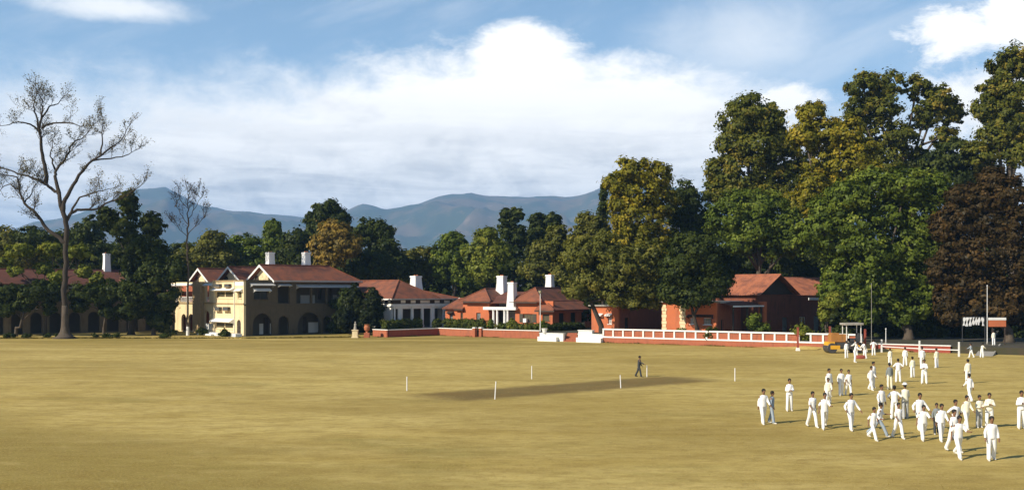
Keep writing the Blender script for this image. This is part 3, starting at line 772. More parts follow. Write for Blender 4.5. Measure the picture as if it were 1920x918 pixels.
# ------------------------------------------------------------------ the long house in the trees on the left
def left_house():
    fr = Frame('shaded_house', -70, 147, 42, 0.14)
    tag(fr.root, 'long shaded house with red tiled roof behind the bare tree', 'house')
    L = fr.u(300); H = 7.6
    ar = []
    for k in range(10):
        c = fr.u(-40 + k * 36)
        w_ = (fr.u(-40 + k * 36 + 11) - fr.u(-40 + k * 36 - 11)) / 2
        ar.append(('a', c - w_, c + w_, 0.15, 3.3)); ar.append(('r', c - w_, c + w_, 4.9, 7.0))
    ar = [a for a in ar if a[1] > 0.4 and a[2] < L - 0.4]
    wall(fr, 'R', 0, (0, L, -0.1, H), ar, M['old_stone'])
    wall(fr, 'R', 2.8, (0.1, L - 0.1, -0.1, H), [], M['interior_shade'], 'back_wall', 0.2)
    MB().box(0.1, 0.36, 4.3, L - 0.1, 2.78, 4.5).build('gallery_floor', M['concrete'], fr.root)
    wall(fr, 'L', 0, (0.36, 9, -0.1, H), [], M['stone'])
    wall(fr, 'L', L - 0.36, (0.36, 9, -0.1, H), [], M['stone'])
    for a in ar:
        if a[0] == 'r': awning(fr, 'R', 0, (a[1] - 0.2, a[2] + 0.2, 7.05, 7.35), 0.7, 'shaded_white')
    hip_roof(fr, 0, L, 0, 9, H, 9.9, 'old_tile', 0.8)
    x_ = fr.u(200, 4.5); chimney(fr, x_, 4.5, 9.0, fr.z(475, x_, 4.5), 0.45)
    gb = MB(); ug = fr.u(244)
    gable_wall(fr, 'R', -0.9, ug - 2.2, ug + 2.2, H - 0.3, H + 1.9, M['dark_wood'])
    for s in (-1, 1):
        rf = MB(); rf.slab([(ug, -1.5, H + 2.05), (ug + s * 2.6, -1.5, H - 0.25), (ug + s * 2.6, 2.2, H - 0.25), (ug, 4.2, H + 2.05)], 0.14); ro = rf.build('gable_roof', M['old_tile'], fr.root)
        b_ = MB(); b_.add([(ug, -1.56, H + 2.1), (ug + s * 2.6, -1.56, H - 0.2), (ug + s * 2.6, -1.56, H - 0.45), (ug, -1.56, H + 1.8)], [(0, 1, 2, 3)])
        b_.add([(ug, -1.51, H + 2.1), (ug + s * 2.6, -1.51, H - 0.2), (ug + s * 2.6, -1.51, H - 0.45), (ug, -1.51, H + 1.8)], [(3, 2, 1, 0)])
        b_.build('barge_board', M['whitewash'], ro)
left_house()

# ------------------------------------------------------------------ the white-columned house
def white_house():
    fr = Frame('white_portico_house', 735, 152.5, 45, TZ)
    tag(fr.root, 'low house with red hipped roof and white columned verandah', 'house')
    E = fr.z(559.5, 0, 0); L = fr.u(850)
    y0 = 0.75; x0 = 0.75                                             # walls stand back under the eaves
    Q = lambda *a: fr.rr(*a, y0)
    ops = [Q(737, 747, 578, 606), Q(755, 771.5, 578, 606), Q(775.5, 790.5, 578, 606), Q(794.5, 808, 578, 606), Q(815, 831, 578, 606)]
    b0 = fr.z(569, 6, y0); b1 = fr.z(560.5, 6, y0)
    wall(fr, 'R', y0, (x0, L, 0, b0), [('r', o[0], o[1], 0.05, b0 - 0.75) for o in ops], M['whitewash'], t=0.22)
    en = MB(); fbox(en, 'R', y0, x0 - 0.25, L + 0.2, b0 - 0.42, b0 - 0.12, -0.28, -0.002); en.build('entablature', M['whitewash'], fr.root)
    wall(fr, 'R', y0, (x0, L, b0 + 0.004, b1), [], M['dark_wood'], 'clerestory_band', 0.25)
    for p in ((751.5, 760), (770, 779), (788, 805.5), (815, 824), (833, 843)):
        r_ = Q(p[0], p[1], 562.3, 567.7); m_ = MB(); fbox(m_, 'R', y0, *r_, -0.05, -0.002); m_.build('clerestory_panel', M['whitewash'], fr.root)
    for i, p in enumerate((734.5, 751.5, 773.5, 792.5, 811.5, 835)):
        u_ = max(fr.u(p, y0), x0 + 0.3); pm = MB()
        pm.box(u_ - 0.2, y0 - 0.14, 0, u_ + 0.2, y0 - 0.004, 0.4); pm.loft([((u_, y0 - 0.075, 0.4), 0.16, 0.07), ((u_, y0 - 0.075, b0 - 0.62), 0.14, 0.065)], 12); pm.box(u_ - 0.2, y0 - 0.14, b0 - 0.62, u_ + 0.2, y0 - 0.004, b0 - 0.43)
        pm.build('column', M['whitewash'], fr.root)
    # sunlit left side
    vL = fr.v(690)
    sides = [fr.ll(718, 722.5, 577, 606, x0), fr.ll(712, 715, 577, 606, x0)]
    wall(fr, 'L', x0, (y0 + 0.41, vL, 0, b0), [], M['whitewash'], t=0.3)
    wall(fr, 'L', x0, (y0 + 0.26, vL, b0 + 0.004, b1), [], M['dark_wood'], 'clerestory_band', 0.25)
    for p in ((713, 721.5), (727.5, 732)):
        r_ = fr.ll(p[0], p[1], 561.8, 567.5, x0); m_ = MB(); fbox(m_, 'L', x0, *r_, -0.06, -0.002); m_.build('clerestory_panel', M['whitewash'], fr.root)
    en = MB(); fbox(en, 'L', x0, y0, vL, b0 - 0.42, b0 - 0.12, -0.25, -0.002); en.build('entablature', M['whitewash'], fr.root)
    wall(fr, 'R', 3.4, (x0 + 0.4, L - 0.4, 0, b0), [], M['interior_shade'], 'back_wall', 0.2)
    wall(fr, 'L', L - 0.3, (y0 + 0.42, 9, 0, b1), [], M['whitewash'], t=0.29)
    MB().box(x0 + 0.3, y0 + 0.4, b0 - 0.15, L - 0.31, 3.38, b0 - 0.01).build('verandah_ceiling', M['whitewash'], fr.root)
    # roofs
    r = hip_roof(fr, 0, 9.6, 0, 22, E, fr.z(525.5, 4.8, 4.5), 'tile_roof', 0.05, hip=4.4)
    r2 = hip_roof(fr, 1.0, L + 1.2, 0.004, 10.2, E - 0.01, fr.z(541.5, L - 3, 5), 'tile_roof', 0.04)
    fascia(fr, 'L', 0.0, 0.0, 20, E - 0.22, E - 0.01, 'whitewash', 0.06); fascia(fr, 'R', 0.0, 0.06, L + 1.2, E - 0.2, E - 0.02, 'shaded_white', 0.06)
    x_ = fr.u(780, 5.8); chimney(fr, x_, 5.8, 5.5, fr.z(517, x_, 5.8), 0.66)
    # lower hipped end towards the orange house
    xe = fr.u(858)
    wh = MB(); wh.add([(L + 1.25, -0.06, E - 0.05), (L + 1.25, -0.35, E - 0.2), (L + 1.9, -0.1, E - 1.2), (L + 1.9, 0.2, E - 1.0)], [(0, 1, 2, 3)]); 
    b_ = MB(); b_.tube([(L + 1.1, -0.15, E - 0.02), (L + 2.1, 0.1, E - 0.75)], 0.14, 6); b_.build('gutter', M['whitewash'], fr.root)
    return fr
white_house()

# ------------------------------------------------------------------ the orange house
def orange_house():
    fr = Frame('orange_house', 1036, 147, 58, TZ)
    tag(fr.root, 'low orange house with hipped roofs and tall white chimneys', 'house')
    Q = lambda *a: fr.ll(*a)
    xm = 0.9                                                          # main walls lie a little behind the corner annex
    E = fr.z(564, xm, 3); EL = fr.z(580.5, 0, 1)
    # corner annex, lower eave
    va = fr.v(1010); w1 = Q(1017, 1030, 588.5, 601)
    wall(fr, 'L', 0, (0, va, 0, EL), [('r', *w1)], M['orange_wall'])
    window(fr, 'L', 0, w1, 1, 'shutter', 'glass_curtain', fw=0.2)
    LR = fr.u(1108)
    wall(fr, 'R', 0, (0.36, LR, 0, EL), [('r', fr.u(a), fr.u(b), 0.1, 2.4) for a, b in ((1048, 1060), (1070, 1082), (1090, 1100))], M['orange_wall'])
    wall(fr, 'R', 2.4, (0.4, LR, 0, EL), [], M['interior_shade'], 'back_wall', 0.2)
    # main right block
    vb0, vb1 = fr.v(1012, xm), fr.v(966, xm)
    w2 = fr.ll(981, 999, 588, 604, xm)
    wall(fr, 'L', xm, (0.4, vb1, 0, E), [('r', *w2)], M['orange_wall'])
    wn = window(fr, 'L', xm, w2, 2, 'shutter', 'glass_curtain', fw=0.14)
    for a in (w2[0] - 0.62, w2[1] + 0.02):
        s_ = MB(); fbox(s_, 'L', xm, a, a + 0.6, w2[2], w2[3], -0.06, -0.002)
        for k in range(6): fbox(s_, 'L', xm, a + 0.06, a + 0.54, w2[2] + 0.1 + k * (w2[3] - w2[2]) / 6.5, w2[2] + 0.2 + k * (w2[3] - w2[2]) / 6.5, -0.085, -0.061)
        s_.build('shutter', M['shutter'], fr.root)
    ac = fr.ll(983.5, 989.5, 596.5, 604, xm); m_ = MB(); fbox(m_, 'L', xm, *ac, -0.45, 0.1); m_.build('air_conditioner', M['metal_white'], fr.root)
    # hip roofs: right block and its low skirt on the shaded side
    zr = fr.z(540.5, 6, 6)
    hip_roof(fr, xm, 15, 2.6, vb1, E, zr + 0.1, 'tile_roof', 0.7)
    sk = MB(); sk.slab([(-0.6, -0.6, EL), (LR + 0.5, -0.6, EL), (LR + 0.5, 5.5, zr - 0.2), (4.4, 5.5, zr - 0.2)], 0.15); sk.slab([(-0.6, va + 0.35, EL), (-0.6, -0.6, EL), (4.4, 5.5, zr - 0.2), (1.9, va + 0.35, EL + (zr - EL) * 0.43)], 0.15)
    so = sk.build('skirt_roof', M['tile_roof'], fr.root); MB().tube([(-0.6, -0.6, EL + 0.02), (4.4, 5.5, zr - 0.18)], 0.12, 6).build('ridge_tile', M['tile_roof'], so)
    fascia(fr, 'L', 0, -0.6, va + 0.35, EL - 0.3, EL - 0.12, 'dark_wood', 0.6); fascia(fr, 'L', xm, va + 0.4, vb1 + 0.6, E - 0.32, E - 0.14, 'dark_wood', 0.7)
    # left block
    xl = 1.2; c0 = fr.v(917, xl); c1 = fr.v(868, xl); c2 = fr.v(852, xl)
    d1 = fr.ll(893, 901, 586, 606, xl); w3 = fr.ll(863.5, 870.5, 586, 596.5, xl)
    wall(fr, 'L', xl, (c0, c1, 0, E), [('r', *d1)], M['orange_wall'])
    door(fr, 'L', xl, d1)
    wall(fr, 'R', c0, (xl + 0.36, 9, 0, E), [], M['orange_wall'], t=0.3)
    wall(fr, 'L', xl, (c1 + 0.004, fr.v(835, xl), 0, fr.z(577.5, xl, c1)), [('r', *w3), ('r', *fr.ll(843, 849, 587, 603, xl))], M['orange_wall'])
    window(fr, 'L', xl, w3, 1, 'shutter', 'glass_curtain', fw=0.12); door(fr, 'L', xl, fr.ll(843, 849, 587, 603, xl)); awning(fr, 'L', xl, fr.ll(840.5, 851, 583, 585.5, xl), 0.6, 'dark_wood')
    hip_roof(fr, xl, 11.5, c0, fr.v(872, xl), E, fr.z(541, 6, c0 + 5), 'tile_roof', 0.7)
    sk = MB(); zl = fr.z(577.5, xl, c1); sk.slab([(xl - 0.5, fr.v(832, xl), zl), (xl - 0.5, c1 - 0.3, zl), (xl + 3, c1 - 0.3, zl + 1.6), (xl + 3, fr.v(832, xl) - 1, zl + 1.6)], 0.15)
    sk.build('skirt_roof', M['tile_roof'], fr.root); fascia(fr, 'L', xl, c1 - 0.3, fr.v(855, xl), zl - 0.3, zl - 0.12, 'dark_wood', 0.5)
    fascia(fr, 'L', xl, c0 - 0.6, fr.v(873, xl), E - 0.32, E - 0.14, 'dark_wood', 0.7)
    # porch between the two blocks
    xp = 0.3; bm = fr.ll(907, 968, 575, 580.5, xp)
    m_ = MB(); fbox(m_, 'L', xp, bm[0], bm[1], bm[2], bm[3], -0.2, 0.3); m_.box(xp + 0.31, bm[0] + 0.1, bm[2] + 0.05, 5.2, bm[1] - 0.1, bm[3] - 0.05); m_.build('porch_beam', M['whitewash'], fr.root)
    for p in ((923, 927), (930, 934.5), (944, 947.5), (950, 953.5)):
        a0, a1, _, _ = fr.ll(p[0], p[1], 580, 610, xp); c = (a0 + a1) / 2; pm = MB()
        pm.loft([((xp + 0.05, c, 0.0), 0.24, 0.24), ((xp + 0.05, c, 0.25), 0.2, 0.2), ((xp + 0.05, c, bm[2] - 0.2), 0.165, 0.165), ((xp + 0.05, c, bm[2] - 0.004), 0.24, 0.24)], 12)
        pm.build('column', M['whitewash'], fr.root)
    pd = fr.ll(934, 943, 582, 610, 4.0); wall(fr, 'L', 4.0, (vb1, c0, 0, E), [('r', pd[0], pd[1], 0.05, 2.5)], M['shaded_white'], 'back_wall', 0.2)
    door(fr, 'L', 4.0, (pd[0], pd[1], 0.05, 2.5), 'dark_wood', 0.05)
    wall(fr, 'R', vb1 - 0.3, (xm + 0.36, 4.0, 0, E), [], M['orange_wall'], t=0.29)
    rfp = MB(); rfp.slab([(0.6, c0 + 0.2, E - 0.25), (0.6, vb1 - 0.2, E - 0.25), (6.5, vb1 - 0.2, zr - 0.5), (6.5, c0 + 0.2, zr - 0.5)], 0.14); rfp.build('porch_roof', M['old_tile'], fr.root)
    # chimneys
    y_ = fr.v(963, 0.9) ; chimney(fr, 0.75, y_ + 0.15, fr.z(575, 0.8, y_), fr.z(529, 0.8, y_), 0.50)
    y_ = fr.v(941, 6.5); chimney(fr, 6.5, y_, 5.0, fr.z(517, 6.5, y_), 0.60)
    y_ = fr.v(1031, 9.0); chimney(fr, 9.0, y_, 5.0, fr.z(515, 9.0, y_), 0.50)
    return fr
orange_house()

# ------------------------------------------------------------------ the rust-roofed house on the right
def right_house():
    fr = Frame('rust_roofed_house', 1487, 138, 38, TZ2)
    tag(fr.root, 'orange house with rusty sheet roof and a dark gable behind the balustrade', 'house')
    # cross gable facing R; x from gl (left foot) to gr
    gl, gr = fr.u(1421), 0.0; m = (gl + gr) / 2
    E = fr.z(550, gl, 0); RZ = fr.z(515.5, m, 0)
    def sheet(quad, name):
        """corrugated sheet between an eave pair and a ridge pair"""
        a, b, c, d = [Vector(p) for p in quad]                        # a-b eave, d-c ridge
        n = max(12, int((b - a).length / 0.2)); mb = MB(); vs = []
        nrm = (b - a).cross(d - a).normalized(); nrm = nrm if nrm.z > 0 else -nrm
        for j in range(4):
            t = j / 3
            for i in range(n + 1):
                e = a.lerp(b, i / n); r_ = d.lerp(c, i / n)
                vs.append(e.lerp(r_, t) + nrm * (0.05 if i % 2 else 0.0) + nrm * (0.02 * (i // 6 % 2) + 0.03 * j % 2 * 0.3))
        mb.add(vs, [(j * (n + 1) + i, j * (n + 1) + i + 1, (j + 1) * (n + 1) + i + 1, (j + 1) * (n + 1) + i) for j in range(3) for i in range(n)])
        return mb.build(name, M['rust_sheet'], fr.root)
    vfar = fr.v(1379, m) ; ov = 0.9
    sl = (RZ - E) / (m - gl)
    g0 = gl - ov; zE = E - ov * sl * 0.5
    ra = sheet([(gl - 0.6, vfar + 1, E - 0.25), (gl - 0.6, -ov, E - 0.25), (m, -ov, RZ), (m, vfar, RZ)], 'roof')
    rb = sheet([(gr + 0.6, -ov, E - 0.25), (gr + 0.6, vfar, E - 0.25), (m, vfar, RZ), (m, -ov, RZ)], 'roof')
    MB().tube([(m, -ov, RZ + 0.04), (m, vfar, RZ + 0.04)], 0.14, 6).build('ridge_cap', M['rust_sheet'], ra)
    gable_wall(fr, 'R', 0.0, gl + 0.05, gr - 0.05, E - 0.1, RZ - 0.12, M['dark_wood'])
    # main roof running away to the right, ridge along x
    zm = fr.z(520, 6, 6)
    xe = fr.u(1600)
    sheet([(gr - 1.2, -0.2, fr.z(553.5, 3, 0)), (xe, -0.2, fr.z(553.5, 3, 0)), (xe, 5.2, zm), (m + 1.2, 5.2, zm)], 'roof')
    sheet([(xe, 10.4, fr.z(553, 3, 0)), (m + 1.2, 10.4, fr.z(553, 3, 0)), (m + 1.2, 5.2, zm), (xe, 5.2, zm)], 'roof')
    wall(fr, 'R', 0.1, (gl, xe - 0.4, 0, E - 0.15), [('r', gl + 0.8, gl + 2.0, 0.05, 2.4), ('r', -2.2, -1.0, 0.05, 2.4), ('r', 1.5, 3.0, 0.9, 2.4), ('r', 4.8, 6.2, 0.05, 2.5)], M['shaded_brick'], t=0.3)
    for r_ in ((gl + 0.8, gl + 2.0, 0.05, 2.4), (-2.2, -1.0, 0.05, 2.4), (4.8, 6.2, 0.05, 2.5)): door(fr, 'R', 0.1, r_, 'door_grey')
    window(fr, 'R', 0.1, (1.5, 3.0, 0.9, 2.4), 1, 'whitewash', 'glass')
    wall(fr, 'L', gl, (0.41, vfar + 2, 0, E - 0.2), [], M['shaded_brick'], t=0.3)
    # verandah in front with a thin white edge
    vz = fr.z(572, gl, -2.4)
    va = fr.u(1373, -2.4); vb_ = fr.u(1431, -2.4)
    MB().slab([(va, -2.5, vz), (vb_, -2.5, vz), (vb_, 0.08, vz + 0.5), (va, 0.08, vz + 0.5)], 0.1).build('verandah_roof', M['old_tile'], fr.root)
    fa = MB(); fbox(fa, 'R', -2.5, va, vb_, vz - 0.16, vz + 0.03, -0.05, -0.003); fa.build('white_edge', M['whitewash'], fr.root)
    for u_ in (va + 0.3, (va + vb_) / 2, vb_ - 0.3): MB().box(u_ - 0.1, -2.4, 0, u_ + 0.1, -2.2, vz - 0.1).build('verandah_post', M['dark_wood'], fr.root)
    pl = fr.ll(1432, 1439, 564, 592, vb_); b_ = MB(); b_.box(vb_ + 0.02, -2.6, 0, vb_ + 0.5, -1.6, fr.z(565, vb_, -2)); b_.build('pier', M['orange_wall'], fr.root)
    we = fr.rr(1514, 1549, 557.5, 562, -0.2); b_ = MB(); fbox(b_, 'R', -0.2, we[0], we[1], we[2], we[3], -0.25, -0.15); b_.build('eave_board', M['whitewash'], fr.root)
    return fr
right_house()

def annex(name, px0, px1, pyt, d, theta, right_len, label, wins=(), quoins=(), edge=True):
    fr = Frame(name, px1, d, theta, TZ2)
    tag(fr.root, label, 'outbuilding')
    v1 = fr.v(px0); H = fr.z(pyt, 0, v1 / 2)
    ws = [fr.ll(*w_) for w_ in wins]
    wall(fr, 'L', 0, (0, v1, 0, H), [('r', *w_) for w_ in ws], M['orange_wall'])
    for w_ in ws: window(fr, 'L', 0, w_, 3, 'whitewash', 'glass', fw=0.06)
    for q0, q1 in quoins:
        a0, a1 = fr.v(q1), fr.v(q0)
        n = int(H / 0.42)
        for k in range(n):
            s_ = MB(); j = 0.16 if k % 2 else 0.0
            fbox(s_, 'L', 0, a0 + j * 0.5, a1 - j * 0.5, k * 0.42 + 0.02, k * 0.42 + 0.40, -0.05, -0.002); s_.build('quoin', M['cream'], fr.root)
    wall(fr, 'R', 0, (0.36, right_len, 0, H), [('r', 1.5, 2.5, 0.05, 2.3)], M['brick_orange'], t=0.3)
    door(fr, 'R', 0, (1.5, 2.5, 0.05, 2.3), 'dark_wood')
    wall(fr, 'R', v1 - 0.01, (0.36, right_len, 0, H), [], M['brick_orange'], t=-0.3)
    MB().box(-0.35, -0.35, H + 0.003, right_len + 0.2, v1 + 0.3, H + 0.18).build('roof_slab', M['concrete'], fr.root)
    if edge: fascia(fr, 'R', 0, 0.2, right_len, H - 0.05, H + 0.16, 'shaded_white', 0.36)
    return fr
fa = annex('orange_outbuilding', 1241, 1344, 567, 127, 58, 9, 'flat-roofed orange outbuilding with pale corner stones under the dark tree', ((1294, 1302, 596, 607), (1319, 1334, 596, 608)), ((1241, 1250), (1274, 1286)))
awning(fa, 'L', 0, fa.ll(1290, 1338, 589, 593), 0.7, 'dark_wood')
fb_ = annex('red_shed', 1109, 1160, 574, 137, 50, 12, 'small orange shed behind the leaning trunk beside the white steps', ((1140, 1147, 595, 607),), ())
awning(fb_, 'L', 0, fb_.ll(1121, 1131, 587, 591), 0.6); awning(fb_, 'L', 0, fb_.ll(1137, 1148, 587, 591), 0.6)

# ------------------------------------------------------------------ garden walls, steps, balustrade
def seg_frame(name, p0, p1):
    d = p1 - p0
    return empty(name, (p0.x, p0.y, 0), math.atan2(d.y, d.x)), d.length
def garden_wall(p0, p1, h, label, mat='brick_orange', cop='whitewash', t=0.28, name='garden_wall', cat='wall', group=None):
    r, L = seg_frame(name, p0, p1)
    tag(r, label, cat, group)
    n = max(1, int(L / 2.4)); wm = MB()
    for k in range(n): wm.box(L * k / n + (0.002 if k else 0), 0, -0.05, L * (k + 1) / n, t, h - 0.11 + 0.004 * (k % 2))
    wm.build('wall_body', M[mat], r)
    MB().box(-0.05, -0.06, h - 0.10, L + 0.05, t + 0.06, h).build('coping', M[cop], r)
    return r
garden_wall(WA, WB, 1.12, 'short brick garden wall with pale coping beside the shaded side of the cream house', 'brick_orange')
garden_wall(WB, WC, 1.12, 'shaded garden wall below the dark clipped hedge', 'dull_red')  # darker red than the adjoining brick walls, standing in for shade
garden_wall(WC, WD, 1.16, 'sunlit orange garden wall with white coping below the long green hedge', 'brick_orange')
garden_wall(WE, WF, 1.18, 'sunlit orange garden wall in front of the flower bed and lamp post', 'brick_orange')
for p, lb in ((WD, 'square orange gate pillar at the left of the garden steps'), (WE, 'square orange gate pillar at the right of the garden steps')):
    r = empty('gate_pillar', (p.x, p.y, 0), R(-40)); tag(r, lb, 'pillar', 'gate pillars')
    MB().box(-0.24, -0.24, 0, 0.24, 0.24, 1.3).build('shaft', M['brick_orange'], r); MB().taper(0, 0, 1.303, 1.42, 0.3, 0.3, 0.24, 0.24).build('cap', M['whitewash'], r)
# garden steps between the pillars
gd = (WE - WD); st = empty('garden_steps', (WD.x, WD.y, 0), math.atan2(gd.y, gd.x)); tag(st, 'dark brick garden steps between the two orange pillars', 'steps')
for k in range(5): MB().box(0.28, 0.1 + 0.3 * k, 0, gd.length - 0.28, 0.1 + 0.3 * (k + 1) - 0.004, 0.2 * (k + 1)).build('step', M['brick_orange'], st)
# white flank walls and steps in the corner
def flank(p0, p1, label, low):
    r, L = seg_frame('flank_wall', p0, p1); tag(r, label, 'wall')
    MB().box(0, 0, -0.02, L, 0.5, 1.02).build('upper_block', M['whitewash'], r)
    MB().box(low[0] * L, -0.55, -0.02, low[1] * L, -0.003, 0.60).build('lower_block', M['whitewash'], r)
    MB().box(-0.06, -0.06, 1.023, L + 0.06, 0.56, 1.09).build('coping', M['whitewash'], r)
    return r
flank(WG, WH, 'low white stepped wall left of the corner steps', (0.0, 0.8))
flank(WI, WJ, 'low white stepped wall right of the corner steps, touching the balustrade', (0.0, 1.0))
sd = WI - WH; st = empty('corner_steps', (WH.x, WH.y, 0), math.atan2(sd.y, sd.x)); tag(st, 'dark brown steps between the two low white walls', 'steps')
for k in range(6): MB().box(0.05, 0.0 + 0.36 * k, 0, sd.length - 0.05, 0.36 * (k + 1) - 0.004, 0.18 * (k + 1)).build('step', M['brick_orange'], st)
sl = empty('side_slab', (WJ.x - 3.0, WJ.y + 2.2, TZ), R(-32)); tag(sl, 'low white block on the terrace at the foot of the leaning trunk', 'block')
MB().box(0, 0, 0.003, 2.0, 0.7, 0.42).build('block', M['whitewash'], sl); MB().box(-0.08, -0.08, 0.424, 2.08, 0.78, 0.52).build('cap', M['whitewash'], sl)
for p, py, lb, s in ((1021, 631, 'white flower pot on the low white wall left of the corner steps', 0.34),):
    b = at(p, 135.6, 1.09); pt = empty('flower_pot', b); tag(pt, lb, 'flower pot')
    MB().loft([((0, 0, 0), 0.24, 0.24), ((0, 0, 0.5), 0.36, 0.36), ((0, 0, 0.56), 0.4, 0.4), ((0, 0, 0.6), 0.4, 0.4)], 14).build('pot', M['whitewash'], pt)

def balustrade():
    d = BAL1 - BAL0; r = empty('balustrade', (BAL0.x, BAL0.y, 0), math.atan2(d.y, d.x))
    tag(r, 'long white-framed balustrade with brick-red panels along the terrace edge', 'balustrade')
    L = d.length; n = 23; bay = L / n
    MB().box(0, 0.02, -0.05, L, 0.34, 0.66).build('base_wall', M['brick_orange'], r)
    MB().box(-0.06, -0.03, 0.663, L + 0.06, 0.38, 0.84).build('bottom_rail', M['whitewash'], r)
    MB().box(-0.08, -0.04, 1.66, L + 0.08, 0.38, 1.84).build('top_rail', M['whitewash'], r)
    post = MB().box(-0.10, 0.0, 0.843, 0.10, 0.34, 1.657).mesh('post', M['whitewash'])
    panel = MB().box(-bay / 2 + 0.103, 0.12, 0.843, bay / 2 - 0.103, 0.24, 1.657).mesh('panel', M['brick_orange'])
    for k in range(n + 1): link('post', post, r).location = (bay * k, 0, 0)
    for k in range(n):
        if k == 18: continue
        link('panel', panel, r).location = (bay * (k + 0.5), 0, 0)
    return r
balustrade()
# low wall on to the right, ramp, rail fence
xw0, xw1 = BAL1.x + 0.9, RAMP_A
lp = lambda x, dy=0.0: Vector((x, on_line(x, dy), 0))
garden_wall(lp(xw0), lp(xw1 + 4.6), 0.84, 'low red wall with white coping under the trees at right', 'dull_red')
rx0, rx1 = at(1874, 113).x, 75
garden_wall(Vector((rx0, on_line(rx0 - 1.0, 3.0), 0)), Vector((rx1, on_line(rx1, 16.0), 0)), 0.74, 'low plain red wall running out of the frame at far right', 'dull_red', 'dull_red')
rp = empty('concrete_ramp', at(1846, 111.5)); tag(rp, 'grey concrete ramp down to the field at right', 'ramp')
ra, rb_, rc, rd_ = at(1828, 104.8), at(1858, 104.0), at(1874, 111.6), at(1842, 112.6); o_ = rp.location
loc = lambda p, z: (p.x - o_.x, p.y - o_.y, z)
MB().add([loc(ra, 0.008), loc(rb_, 0.008), loc(rc, 0.75), loc(rd_, 0.75), loc(rc, 0.0), loc(rd_, 0.0)], [(0, 1, 2, 3), (1, 4, 2), (0, 3, 5), (2, 4, 5, 3), (0, 5, 4, 1)]).build('slope', M['concrete'], rp)
MB().add([loc(rb_, 0.012), loc(rb_ + Vector((0.16, 0, 0)), 0.012), loc(rc + Vector((0.16, 0, 0)), 0.9), loc(rc, 0.9), loc(rc, 0.002), loc(rc + Vector((0.16, 0, 0)), 0.002)], [(0, 1, 2, 3), (0, 3, 4), (1, 5, 2), (3, 2, 5, 4)]).build('kerb', M['concrete'], rp)
rf = empty('rail_fence', G(1653, 660)); tag(rf, 'low white rail on three posts at the field edge right of the roller', 'fence')
fp = [(G(1653, 660), 1.40), (G(1724, 665), 1.5), (G(1798, 668), 1.5)]; o0 = rf.location
for p, h in fp: MB().taper(p.x - o0.x, p.y - o0.y, 0, h, 0.075, 0.075, 0.065, 0.065).build('post', M['metal_white'], rf)
for (p, h), (p2, h2) in zip(fp, fp[1:]):
    MB().tube([(p.x - o0.x, p.y - o0.y - 0.08, 0.64), (p2.x - o0.x, p2.y - o0.y - 0.08, 0.66)], 0.05, 6).build('rail', M['metal_white'], rf)

# ------------------------------------------------------------------ trees
def leaf_mesh(name, centres, nrm, size, tint, mat, seed, aspect=0.62):
    rng = np.random.default_rng(seed)
    n = len(centres)
    nrm = nrm / (np.linalg.norm(nrm, axis=1, keepdims=True) + 1e-9)
    rnd = rng.normal(size=(n, 3)); t = np.cross(nrm, rnd); t /= (np.linalg.norm(t, axis=1, keepdims=True) + 1e-9)
    b = np.cross(nrm, t)
    s = (size * rng.uniform(0.6, 1.35, n))[:, None]
    bend = nrm * s * 0.18
    v = np.empty((n, 4, 3), np.float32)
    v[:, 0] = centres - t * s; v[:, 1] = centres - b * s * aspect + bend; v[:, 2] = centres + t * s; v[:, 3] = centres + b * s * aspect + bend
    me = bpy.data.meshes.new(name)
    me.vertices.add(4 * n); me.vertices.foreach_set('co', v.reshape(-1))
    me.loops.add(4 * n); me.loops.foreach_set('vertex_index', np.arange(4 * n, dtype=np.int32))
    me.polygons.add(n); me.polygons.foreach_set('loop_start', np.arange(0, 4 * n, 4, dtype=np.int32))
    me.update(calc_edges=True)
    a = me.attributes.new('tint', 'FLOAT', 'FACE'); a.data.foreach_set('value', np.clip(tint, 0, 1).astype(np.float32))
    me.materials.append(mat)
    return me
LEAVES = [0]
def crown(name, parent, mat, lobes, leaf, seed, dens=1.0, clump=None, per=46, origin=None, sun_bias=0.0, core=0.35, flat=0.72):
    """foliage as leaf clumps spread through the ellipsoid lobes [(centre, (rx, ry, rz))]"""
    rng = np.random.default_rng(seed); C, N, T, S = [], [], [], []
    o = np.array(origin if origin is not None else (0, 0, 0), float)
    for c, r in lobes:
        c = np.array(c, float) - o; r = np.array(r, float); rm = float(np.prod(r) ** (1 / 3))
        cr = clump or min(1.55, max(0.28, rm * 0.30))
        n = max(4, int(dens * 1.15 * (rm / cr) ** 2 * 4.2))
        d = rng.normal(size=(n, 3)); d /= np.linalg.norm(d, axis=1, keepdims=True)
        rad = 1.0 - core * rng.random(n) ** 1.6 * 1.4 + rng.normal(0, 0.05, n)
        pc = c + d * r * rad[:, None]
        m = per; dd = rng.normal(size=(n, m, 3)); dd /= np.linalg.norm(dd, axis=2, keepdims=True)
        crs = cr * rng.uniform(0.45, 1.6, n)
        q = rng.random((n, m)) ** 0.55 * np.where(rng.random((n, m)) < 0.10, 1.7, 1.0)
        off = dd * (crs[:, None] * q)[:, :, None]; off[:, :, 2] *= flat
        pos = (pc[:, None, :] + off).reshape(-1, 3)
        nn = (0.75 * dd + 0.8 * d[:, None, :] + 0.42 * rng.normal(size=(n, m, 3)) + np.array([0, 0, 0.35])).reshape(-1, 3)
        tt = (np.clip(rng.normal(0.42, 0.20, n), 0.0, 1.0)[:, None] + rng.normal(0, 0.13, (n, m))).reshape(-1)
        C.append(pos); N.append(nn); T.append(tt)
    C = np.concatenate(C); N = np.concatenate(N); T = np.concatenate(T)
    LEAVES[0] += len(C)
    return link(name, leaf_mesh(name, C, N, np.full(len(C), leaf), T, M[mat], seed + 1), parent)
